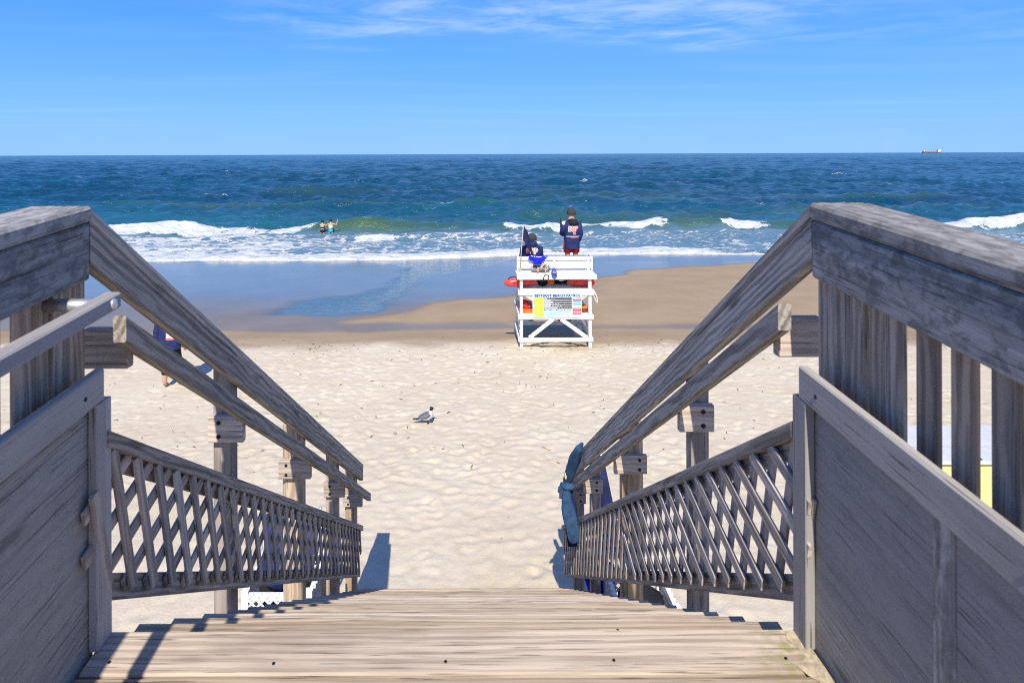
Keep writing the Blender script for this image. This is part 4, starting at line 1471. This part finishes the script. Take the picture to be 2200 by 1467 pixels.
def print_on(parent, geo, body, size, cx, cz, mat, width, bold=0.004, arc=0.0, name='lettering', depth=.006):
    """flat print pressed onto the back (-Y side) of a garment"""
    bvh = BVHTree.FromPolygons([tuple(v) for v in geo[0]], geo[1])
    me = text_mesh(body, size, width, bold) if isinstance(body, str) else body
    bm = bmesh.new(); bm.from_mesh(me)
    bmesh.ops.triangulate(bm, faces=bm.faces)
    bmesh.ops.subdivide_edges(bm, edges=[e for e in bm.edges if e.calc_length() > .05], cuts=2)
    vs = []
    for v in bm.verts:
        x, z = cx + v.co.x, cz + v.co.y - arc * v.co.x * v.co.x
        hit = bvh.ray_cast(Vector((x, cz * 0 + 10.0, z)), Vector((0, 1, 0)))
        yy = hit[0].y if hit[0] is not None else None
        vs.append((x, yy, z))
    ok = [v[1] for v in vs if v[1] is not None]
    dflt = sum(ok) / len(ok)
    bm.verts.index_update()
    vs = [Vector((v[0], (v[1] if v[1] is not None else dflt) - depth, v[2])) for v in vs]
    fs = [tuple(l.index for l in f.verts) for f in bm.faces]
    bm.free()
    return obj_world(name, vs, fs, mat, parent, False)


def bar_mesh(w, h):
    me = bpy.data.meshes.new('print_bar')
    n = 10
    vs = [(-w / 2 + w * i / n, s * h / 2, 0) for i in range(n + 1) for s in (-1, 1)]
    me.from_pydata(vs, [], [(2 * i, 2 * i + 2, 2 * i + 3, 2 * i + 1) for i in range(n)])
    return me


# standing lifeguard on the platform
gx, gy, gz = 2.56, 17.28, -3.19
J, P = standing(gx, gy, gz, 1.80, face=(-.75, .66, -.12))
J['elbow_l'] = P(-.225, .0, 1.14); J['wrist_l'] = P(-.19, .22, 1.25); J['curl_l'] = 1.0
J['elbow_r'] = P(.215, -.01, 1.12); J['wrist_r'] = P(.17, .14, .90); J['shoulder_l'] = P(-.16, 0, 1.40); J['shoulder_r'] = P(.16, 0, 1.40)
g1 = thing('person', 'lifeguard standing on the stand in navy hooded jacket, red shorts and black beanie', 'person', (gx, gy, gz), 'lifeguards on the stand')
put('body', human_geo(J), M['skin'], g1)
jg = jacket_geo(gx, gy, gz + .80, gz + 1.53, .195, .19, .145,
                [(J['shoulder_l'], J['elbow_l'], J['wrist_l']), (J['shoulder_r'], J['elbow_r'], J['wrist_r'])])
jk = put('jacket', jg, M['navy2'], g1)
put('hood', merge(ell_geo((gx + .035, gy - .10, gz + 1.455), (.135, .10, .085), 16, 9), tube_geo([(gx - .10, gy - .06, gz + 1.50), (gx, gy - .11, gz + 1.52), (gx + .12, gy - .06, gz + 1.50)], [.03, .045, .03], 10)), M['dark'], jk)
print_on(jk, jg, 'BBP', .16, gx + .03, gz + 1.30, M['letter_white'], .255, .016, .25, depth=.005)
print_on(jk, jg, 'BBP', .16, gx + .03, gz + 1.30, M['letter_red'], .24, .004, .25, depth=.008)
print_on(jk, jg, bar_mesh(.07, .07), 0, gx + .05, gz + 1.195, M['letter_red'], None, name='crest')
print_on(jk, jg, bar_mesh(.34, .014), 0, gx + .02, gz + 1.115, M['letter_white'], None, name='stripe')
print_on(jk, jg, bar_mesh(.22, .013), 0, gx + .07, gz + 1.09, M['letter_red'], None, name='stripe')
shl = Vector(J['shoulder_l'])
put('shoulder_patch', ell_geo(shl + Vector((-.045, -.055, .0)), (.05, .045, .055), 10, 6), M['letter_white'], jk)
sv = []
sg_ = []
for sd, s in (('l', -1), ('r', 1)):
    sg_.append(tube_geo([Vector(J['hip_' + sd]) + Vector((0, 0, .07)), Vector(J['hip_' + sd]), Vector(J['hip_' + sd]).lerp(Vector(J['knee_' + sd]), .50)], [.115, .115, .105], 14))
put('shorts', merge(*sg_), M['red_dark'], g1)
put('beanie', merge(ell_geo(Vector(J['skull']) + Vector((0, 0, .02)), (.113, .118, .165), 18, 9, zmin=-.12)), M['grey_knit'], g1)
rd = thing('handheld_radio', 'small black radio in the raised hand of the standing lifeguard', 'radio', Vector(J['wrist_l']) + Vector((0, 0, .0)))
wl = Vector(J['wrist_l'])
put('radio_body', box_geo(wl.x - .055, wl.x - .015, wl.y + .03, wl.y + .065, wl.z + .01, wl.z + .14), M['dark'], rd, False)
put('antenna', tube_geo([(wl.x - .045, wl.y + .05, wl.z + .14), (wl.x - .05, wl.y + .05, wl.z + .27)], [.007, .005], 8), M['dark'], rd)

# seated lifeguard on the bench
gx, gy, gz = 1.515, 16.88, -2.835
P = lambda a, b, c: Vector((gx + a, gy + b, gz + c))
J = dict(pelvis=P(0, 0, .11), belly=P(0, .0, .28), chest=P(0, .03, .44), neck=P(0, .07, .60), skull=P(.02, .11, .73), crown=P(.02, .11, .79), face=(.15, .95, -.2))
for sd, s in (('l', -1), ('r', 1)):
    J['shoulder_' + sd] = P(s * .19, .04, .51); J['elbow_' + sd] = P(s * .24, .10, .25); J['wrist_' + sd] = P(s * .14, .34, .22)
    J['hip_' + sd] = P(s * .09, .03, .09); J['knee_' + sd] = P(s * .13, .46, .15); J['ankle_' + sd] = P(s * .12, .50, -.26); J['toe_' + sd] = P(s * .13, .64, -.315)
g2 = thing('person', 'lifeguard seated on the bench with his back turned, navy hoodie and grey beanie', 'person', (gx, gy, gz), 'lifeguards on the stand')
put('body', human_geo(J), M['skin'], g2)
jg = jacket_geo(gx, gy + .0, gz + .02, gz + .61, .215, .222, .15,
                [(J['shoulder_l'], J['elbow_l'], J['wrist_l']), (J['shoulder_r'], J['elbow_r'], J['wrist_r'])], lean=.05)
jk = put('hoodie', jg, M['navy'], g2)
put('hood', ell_geo((gx, gy - .02, gz + .60), (.145, .11, .095), 16, 9), M['navy'], jk)
print_on(jk, jg, 'BBP', .17, gx + .0, gz + .445, M['letter_white'], .30, .018, .35, depth=.005)
print_on(jk, jg, 'BBP', .17, gx + .0, gz + .445, M['letter_red'], .285, .004, .35, depth=.008)
print_on(jk, jg, bar_mesh(.14, .05), 0, gx, gz + .325, M['letter_white'], None, name='crest')
print_on(jk, jg, bar_mesh(.22, .018), 0, gx, gz + .272, M['letter_white'], None, name='stripe')
put('beanie', ell_geo(Vector(J['skull']) + Vector((0, 0, .0)), (.118, .122, .140), 18, 9, zmin=-.3), M['grey_knit'], g2)
pg = []
for sd in ('l', 'r'):
    pg.append(tube_geo([J['pelvis'], J['hip_' + sd], Vector(J['hip_' + sd]).lerp(Vector(J['knee_' + sd]), .7)], [.13, .115, .095], 12))
put('shorts', merge(*pg), M['red_dark'], g2)

# person on the sand behind the left handrail
px, py = -5.75, 13.05
pz = sand_z(px, py) - .01
J, P = standing(px, py, pz, 1.66, face=(.2, .98, -.1))
J['ankle_r'] = P(.12, .12, .085); J['toe_r'] = P(.13, .27, .035); J['knee_r'] = P(.11, .14, .49)
g3 = thing('person', 'person walking on the sand behind the handrails in navy jacket and dark leggings', 'person', (px, py, pz))
put('body', human_geo(J), M['skin'], g3)
jg = jacket_geo(px, py, pz + .76, pz + 1.43, .20, .205, .14,
                [(J['shoulder_l'], J['elbow_l'], J['wrist_l']), (J['shoulder_r'], J['elbow_r'], J['wrist_r'])])
jk = put('jacket', jg, M['navy2'], g3)
print_on(jk, jg, bar_mesh(.17, .13), 0, px + .07, pz + 1.05, M['letter_white'], None, name='back_patch')
print_on(jk, jg, bar_mesh(.18, .022), 0, px + .07, pz + .965, M['letter_red'], None, name='stripe')
lg = []
for sd in ('l', 'r'):
    k0, a0 = Vector(J['knee_' + sd]), Vector(J['ankle_' + sd])
    lg.append(tube_geo([J['pelvis'], J['hip_' + sd], Vector(J['hip_' + sd]).lerp(k0, .5), k0, k0.lerp(a0, .52)], [.13, .108, .09, .074, .066], 12))
put('leggings', merge(*lg), M['dark'], g3)
put('hair', ell_geo(Vector(J['skull']) + Vector((0, -.015, .015)), (.105, .11, .125), 14, 8, zmin=-.4), M['hair'], g3)

# swimmers waist deep in front of the green wave
def swimmer(x, y, h, label, pose, bottom, top, hairm):
    z = SEA_Z - h * .41
    J, P = standing(x, y, z, h, face=pose['face'])
    for k_, v in pose['j'].items():
        J[k_] = P(*v)
    root = thing('person', label, 'person', (x, y, z), 'bathers in the surf')
    put('body', human_geo(J, k=.95), M['skin2'], root)
    q = h / 1.75
    put('swim_bottom', tube_geo([P(0, 0, .80), P(0, 0, .86), P(0, 0, .95), P(0, 0, 1.03)], [(.165 * q, .12 * q), (.175 * q, .135 * q), (.17 * q, .13 * q), (.15 * q, .115 * q)], 14), bottom, root)
    if top is not None:
        a, b, mt = top
        put('swim_top', tube_geo([P(0, .0, a), P(0, 0, (a + b) / 2), P(0, 0, b)], [(.155 * q, .135 * q), (.165 * q, .145 * q), (.16 * q, .135 * q)], 14), mt, root)
    put('hair', merge(ell_geo(Vector(J['skull']) + Vector((0, -.012, .03)), (.104, .108, .118), 14, 8, zmin=-.45), ell_geo(Vector(J['skull']) + Vector((-.02, -.10, .03)), (.045, .045, .05), 10, 6)), hairm, root)


M['lime'] = plain('lime_cloth', (0.66, 0.62, 0.34), 0.6)
M['aqua'] = plain('aqua_cloth', (0.03, 0.38, 0.58), 0.6)
swimmer(-10.72, 50.0 - .55, 1.62, 'bather in a black swimsuit reaching towards her companion in the surf',
        dict(face=(.8, .55, 0), j=dict(elbow_r=(.36, .12, 1.30), wrist_r=(.60, .16, 1.38), elbow_l=(.02, .22, 1.26), wrist_l=(.30, .26, 1.34), wrist_palm=(0, 0, 0))), M['dark'], (1.13, 1.22, M['dark']), M['hair'])
swimmer(-10.12, 50.0 - .55, 1.76, 'bather in aqua shorts and lime top with one arm raised in the surf',
        dict(face=(.3, .9, 0), j=dict(elbow_l=(-.36, .10, 1.20), wrist_l=(-.58, .16, 1.08), elbow_r=(.42, .04, 1.32), wrist_r=(.46, .08, 1.58))), M['aqua'], (1.02, 1.30, M['lime']), M['hair'])

# ------------------------------------------------------------------ gull
gl = thing('seagull', 'black headed gull with grey wings standing on the dry sand', 'gull', (-.735, 11.05, sand_z(-.735, 11.05)))
X0, Y0 = -.735, 11.05
Z0 = sand_z(X0, Y0) + .005
Pg = lambda a, c, b=0.0: Vector((X0 + a * .86, Y0 + b, Z0 + c))
put('body', merge(tube_geo([Pg(-.13, .085), Pg(-.09, .092), Pg(-.02, .098), Pg(.05, .106), Pg(.085, .138), Pg(.098, .180), Pg(.103, .213), Pg(.105, .235)],
                           [.012, .030, .050, .052, .042, .030, .026, .018], 14)), M['gull_white'], gl)
hd = put('head', merge(ell_geo(Pg(.110, .243), (.031, .026, .027), 14, 9), tube_geo([Pg(.102, .210), Pg(.108, .236)], [.026, .026], 12)), M['gull_black'], gl)
put('bill', tube_geo([Pg(.134, .243), Pg(.158, .240), Pg(.182, .234)], [.010, .008, .003], 8), M['gull_black'], hd)
for sgn in (-1, 1):
    w = put('wing', tube_geo([Pg(.088, .140, sgn * .022), Pg(.05, .146, sgn * .030), Pg(.0, .134, sgn * .034), Pg(-.06, .117, sgn * .030), Pg(-.12, .100, sgn * .020), Pg(-.16, .090, sgn * .012)],
                             [(.012, .030), (.036, .052), (.036, .054), (.030, .044), (.018, .026), (.006, .012)], 14), M['gull_grey'], gl)
    put('wing_tip', tube_geo([Pg(-.125, .094, sgn * .018), Pg(-.18, .080, sgn * .012), Pg(-.245, .070, sgn * .006)], [.018, .013, .003], 8), M['gull_black'], w)
    put('leg', tube_geo([Pg(.03, .065, sgn * .02), Pg(.036, .03, sgn * .022), Pg(.03, .004, sgn * .022)], [.005, .004, .004], 8), M['gull_leg'], gl)
    put('foot', merge(*[tube_geo([Pg(.03, .006, sgn * .022), Pg(.062, .003, sgn * .022 + dd)], [.005, .003], 6) for dd in (-.016, 0, .016)]), M['gull_leg'], gl)
put('tail', tube_geo([Pg(-.12, .085), Pg(-.19, .075)], [(.028, .01), (.030, .006)], 8), M['gull_white'], gl)

# ------------------------------------------------------------------ blue cloth tied round the end of the right railing
o = thing('blue_cloth', 'mid blue cloth knotted around the lower end of the stair railing', 'cloth', (.83, 5.75, -3.0))
def P2(u, v, y): return Vector(((u - 1010) / 1467 * y, y, -(v - 331) / 1467 * y))


def cloth_tube(path, radii, seed, n=26, m=30, amp=.13):
    """gathered cloth: a flattened tube with lengthwise folds that wander"""
    path = [Vector(p) for p in path]
    P_, R_ = [], []
    for i in range(m + 1):
        f = i / m * (len(path) - 1); k = min(int(f), len(path) - 2); q = f - k
        q2 = q * q * (3 - 2 * q)
        P_.append(path[k].lerp(path[k + 1], q)); R_.append((radii[k][0] * (1 - q2) + radii[k + 1][0] * q2, radii[k][1] * (1 - q2) + radii[k + 1][1] * q2))
    vs, fs = tube_geo(P_, R_, n)
    rr_ = random.Random(seed)
    ph = [rr_.uniform(0, 6.28) for _ in range(4)]
    out = []
    for idx, v in enumerate(vs):
        i, k = divmod(idx, n)
        a = 2 * math.pi * k / n; f = i / m
        w = 1 + amp * (.55 * math.sin(5 * a + ph[0] + 3 * f) + .45 * math.sin(8 * a + ph[1] - 5 * f) + .35 * math.sin(3 * a + 9 * f + ph[2]) + .3 * math.sin(17 * f + ph[3]))
        out.append(P_[i] + (v - P_[i]) * w)
    return out, fs


up_path = [P2(1249, 952, 5.34), P2(1241, 966, 5.34), P2(1232, 988, 5.42), P2(1224, 1012, 5.5), P2(1217, 1032, 5.55), P2(1214, 1045, 5.58)]
put('upper_fold', cloth_tube(up_path, [(.012, .010), (.034, .020), (.044, .026), (.042, .026), (.034, .024), (.022, .020)], 1), M['denim'], o)
kn = P2(1217, 1043, 5.55)
put('knot', merge(cloth_tube([kn + Vector((-.055, .01, .012)), kn + Vector((-.02, -.02, .0)), kn + Vector((.02, -.02, -.004)), kn + Vector((.05, .01, .012))], [(.014, .012), (.034, .030), (.034, .028), (.016, .014)], 2, 20, 14, .16),
                  cloth_tube([kn + Vector((-.03, 0, .0)), kn + Vector((-.06, -.01, -.015)), kn + Vector((-.078, -.01, -.05))], [(.02, .016), (.018, .012), (.006, .004)], 3, 14, 10, .16)), M['denim'], o)
tail = [P2(1216, 1048, 5.53), P2(1214, 1070, 5.50), P2(1218, 1095, 5.48), P2(1223, 1120, 5.46), P2(1229, 1142, 5.45), P2(1232, 1156, 5.45), P2(1235, 1166, 5.45)]
put('hanging_end', cloth_tube(tail, [(.020, .018), (.036, .020), (.050, .013), (.054, .010), (.054, .009), (.048, .008), (.034, .005)], 4), M['denim'], o)
inner = [P2(1221, 1056, 5.56), P2(1225, 1100, 5.55), P2(1226, 1140, 5.54), P2(1226, 1174, 5.54)]
put('inner_fold', cloth_tube(inner, [(.03, .010), (.047, .010), (.044, .008), (.036, .006)], 5), M['navy'], o)
put('yellow_patch', ell_geo(P2(1213, 1022, 5.52), (.012, .02, .035), 10, 6), M['yellow'], o)

# closed navy umbrella standing behind the right railing
o = thing('beach_umbrella', 'furled navy beach umbrella standing behind the stair railing', 'umbrella', (1.12, 5.75, -4.13))
xu, yu = 1.125, 5.75
put('canopy', tube_geo([(xu - .03, yu, -2.55), (xu - .015, yu, -2.75), (xu + .01, yu, -3.0), (xu + .03, yu, -3.2), (xu + .04, yu, -3.32)],
                       [(.018, .018), (.045, .04), (.07, .06), (.10, .07), (.12, .07)], 12), M['navy'], o)
put('pole', tube_geo([(xu + .045, yu, sand_z(xu, yu) - .15), (xu - .035, yu, -2.45)], [.016, .014], 10), M['galv'], o)

# white lattice bins beside the foot of the stairs
def lattice_bin(x, y, w, d, h, label):
    root = thing('lattice_bin', label, 'bin', (x, y, sand_z(x, y)), 'white lattice bins by the stairs')
    z0 = sand_z(x, y) - .03; z1 = z0 + h
    for sx in (-1, 1):
        for sy_ in (-1, 1):
            xx, yy = x + sx * w / 2, y + sy_ * d / 2
            put('corner_post', box_geo(xx - .025, xx + .025, yy - .025, yy + .025, z0, z1 + .02), M['white2'], root, False)
    for (zz) in (z1 - .03, z0 + .12, (z0 + z1) / 2 - .02):
        for sy_ in (-1, 1):
            put('rail', box_geo(x - w / 2 + .026, x + w / 2 - .026, y + sy_ * d / 2 - .012, y + sy_ * d / 2 + .012, zz - .025, zz + .025), M['white2'], root, False)
        for sx in (-1, 1):
            put('rail', box_geo(x + sx * w / 2 - .012, x + sx * w / 2 + .012, y - d / 2 + .026, y + d / 2 - .026, zz - .025, zz + .025), M['white2'], root, False)
    g = []
    def lat(pt, wid):
        n = int((wid + h) / .062)
        for kdir in (0, 1):
            for k in range(-1, n + 1):
                s0 = -h + k * .062
                a = max(0.0, s0); b = min(wid, s0 + h)
                if b - a < .02: continue
                ha, hb = a - s0, b - s0
                if kdir: ha, hb = h - ha, h - hb
                pa, pb_ = pt(a, z0 + ha, kdir), pt(b, z0 + hb, kdir)
                g.append(tube_geo([pa, pb_], [.0085, .0085], 4))
    lat(lambda s, z, kd: Vector((x - w / 2 + s, y - d / 2 - .014 - .004 * kd, z)), w)
    lat(lambda s, z, kd: Vector((x - w / 2 + s, y + d / 2 + .014 + .004 * kd, z)), w)
    lat(lambda s, z, kd: Vector((x - w / 2 - .014 - .004 * kd, y - d / 2 + s, z)), d)
    lat(lambda s, z, kd: Vector((x + w / 2 + .014 + .004 * kd, y - d / 2 + s, z)), d)
    lt = put('lattice_strips', merge(*g), M['white2'], root, False)
    lt['kind'] = 'stuff'
    put('liner', tube_geo([(x, y, z0 + .05), (x, y, z0 + h * .5), (x, y, z1 - .06)], [w * .36, w * .40, w * .42], 16), M['dark'], root)
    return z1


zb = lattice_bin(-1.40, 5.15, .46, .46, .95, 'white lattice bin with a dark bag left of the stairs')
lattice_bin(1.25, 5.05, .40, .46, .88, 'white lattice bin with a blue bucket beside it right of the stairs')
tag(put('blue_bag', merge(ell_geo((-1.42, 5.12, zb + .05), (.16, .16, .14), 14, 8), ell_geo((-1.33, 5.2, zb + .15), (.08, .08, .1), 12, 7)), M['navy2']),
    'crumpled dark blue bag on top of the left lattice bin', 'bag')
o = thing('beach_chair', 'folded navy beach chair with a metal frame behind the left lattice', 'chair', (-1.62, 5.9, -4.1))
for s in (-.24, .24):
    put('frame', tube_geo([(-1.55 + s, 5.70, -4.12), (-1.55 + s, 5.86, -3.5), (-1.55 + s, 5.92, -3.05)], [.012] * 3, 8), M['galv'], o)
put('fabric', tube_geo([(-1.55, 5.80, -3.85), (-1.55, 5.85, -3.5), (-1.55, 5.91, -3.1)], [(.225, .02), (.225, .025), (.225, .02)], 14), M['navy2'], o)
o = thing('red_bucket', 'small red sand bucket on the sand behind the left lattice', 'bucket', (-1.40, 6.1, -4.1))
zz = sand_z(-1.4, 6.4)
put('bucket_body', tube_geo([(-1.42, 6.35, zz), (-1.42, 6.35, zz + .24)], [.09, .125], 16), M['red'], o)
put('handle', tube_geo([(-1.54, 6.35, zz + .23), (-1.50, 6.33, zz + .33), (-1.42, 6.32, zz + .37), (-1.34, 6.33, zz + .33), (-1.30, 6.35, zz + .23)], [.008] * 5, 6), M['letter_white'], o)
o = thing('blue_bucket', 'bright blue plastic bucket tilted beside the right lattice bin', 'bucket', (1.10, 5.45, -4.05))
zz = sand_z(1.05, 5.45)
put('bucket_body', tube_geo([(1.07, 5.5, zz + .45), (1.02, 5.47, zz + .75)], [.10, .13], 16), M['blue_cloth'], o)
put('stand_pipe', tube_geo([(1.09, 5.52, zz - .05), (1.07, 5.51, zz + .46)], [.03, .03], 10), M['blue_cloth'], o)

# yellow box with a pale lid beyond the balusters
o = thing('storage_box', 'large yellow box with a pale grey lid seen between the balusters', 'box', (5.8, 7.95, -4.25))
z0 = sand_z(5.8, 7.9) - .05
put('box_body', box_geo(4.68, 7.0, 7.52, 8.42, z0, -3.42), M['yellow'], o, False)
put('lid', box_geo(4.62, 7.06, 7.48, 8.46, -3.417, -3.378), M['pale'], o, False)
put('lid_seam', box_geo(4.62, 7.06, 7.83, 7.845, -3.3775, -3.374), M['sign_grey'], o, False)
put('hinge_strap', box_geo(5.56, 5.62, 7.50, 7.80, -3.377, -3.370), M['dark'], o, False)

# ------------------------------------------------------------------ ship on the horizon
sh = thing('cargo_ship', 'small dark hulled cargo ship with white deckhouse on the horizon', 'ship', (3980, 5900, SEA_Z))
D = 5900.0
sxp = lambda u: (u - 1010) / 1467 * D
x0, x1 = sxp(1981.5), sxp(2022)
zs = SEA_Z
pts = []
prof = [(0.0, 2, 15), (.03, 8, 14), (.10, 13, 12), (.30, 14, 10.5), (.85, 14, 10.5), (.95, 12, 11.5), (1.0, 9, 11.5)]
vs, fs = [], []
for (f, hw, ht) in prof:
    x = x0 + f * (x1 - x0)
    rake = 6 if f == 0 else 0
    vs += [Vector((x + rake, D - hw * .7, zs - 3)), Vector((x, D - hw, zs + ht)), Vector((x, D + hw, zs + ht)), Vector((x + rake, D + hw * .7, zs - 3))]
for i in range(len(prof) - 1):
    for k in range(4):
        k2 = (k + 1) % 4
        fs.append((i * 4 + k, i * 4 + k2, (i + 1) * 4 + k2, (i + 1) * 4 + k))
fs += [(0, 1, 2, 3), (27, 26, 25, 24)]
put('hull', (vs, fs), M['hull'], sh, False)
Ls = x1 - x0
put('deckhouse', merge(box_geo(x0 + .80 * Ls, x0 + .95 * Ls, D - 11, D + 11, zs + 10, zs + 26), box_geo(x0 + .82 * Ls, x0 + .92 * Ls, D - 13, D + 13, zs + 26, zs + 32)), M['white'], sh, False)
put('funnel', box_geo(x0 + .925 * Ls, x0 + .955 * Ls, D - 4, D + 4, zs + 26, zs + 36), M['white'], sh, False)
put('fore_mast', merge(box_geo(x0 + .09 * Ls, x0 + .125 * Ls, D - 5, D + 5, zs + 11, zs + 24), box_geo(x0 + .10 * Ls, x0 + .11 * Ls, D - 1, D + 1, zs + 24, zs + 34)), M['white'], sh, False)
put('hatch_covers', merge(*[box_geo(x0 + (.17 + .1 * k) * Ls, x0 + (.25 + .1 * k) * Ls, D - 10, D + 10, zs + 10, zs + 14) for k in range(6)]), plain('hatch_paint', (.45, .30, .27), .6), sh, False)

# ------------------------------------------------------------------ bits on the sand
rs = random.Random(5)
gv, gf = [], []
for i in range(420):
    y = rs.uniform(9.0, 17.6)
    if i < 190: y = rs.gauss(15.9, .45)
    x = rs.uniform(-1.0 * y * .62, y * .7)
    z = sand_z(x, y) + rs.uniform(0.0, .012)
    a = rs.uniform(0, 6.28); ln = rs.uniform(.012, .045); w = rs.uniform(.003, .008)
    g = tube_geo([(x - math.cos(a) * ln, y - math.sin(a) * ln, z + .004), (x, y, z + rs.uniform(.006, .02)), (x + math.cos(a) * ln, y + math.sin(a) * ln, z + .004)], [w * .4, w, w * .4], 5)
    o_ = len(gv); gv += g[0]; gf += [tuple(k + o_ for k in f) for f in g[1]]
tag(obj_world('beach_debris', gv, gf, plain('dry_weed', (.13, .10, .065), .9, var=.3), None, False), 'scattered scraps of dry weed and shell on the sand', kind='stuff')
zk = sand_z(1.10, 9.95)
tag(put('driftwood_stick', tube_geo([(1.04, 9.99, zk + .02), (1.09, 9.95, zk + .035), (1.145, 9.90, zk + .02)], [.012, .016, .010], 8), M['bamboo']),
    'short tan stick lying alone on the sand near the blue cloth', 'stick')
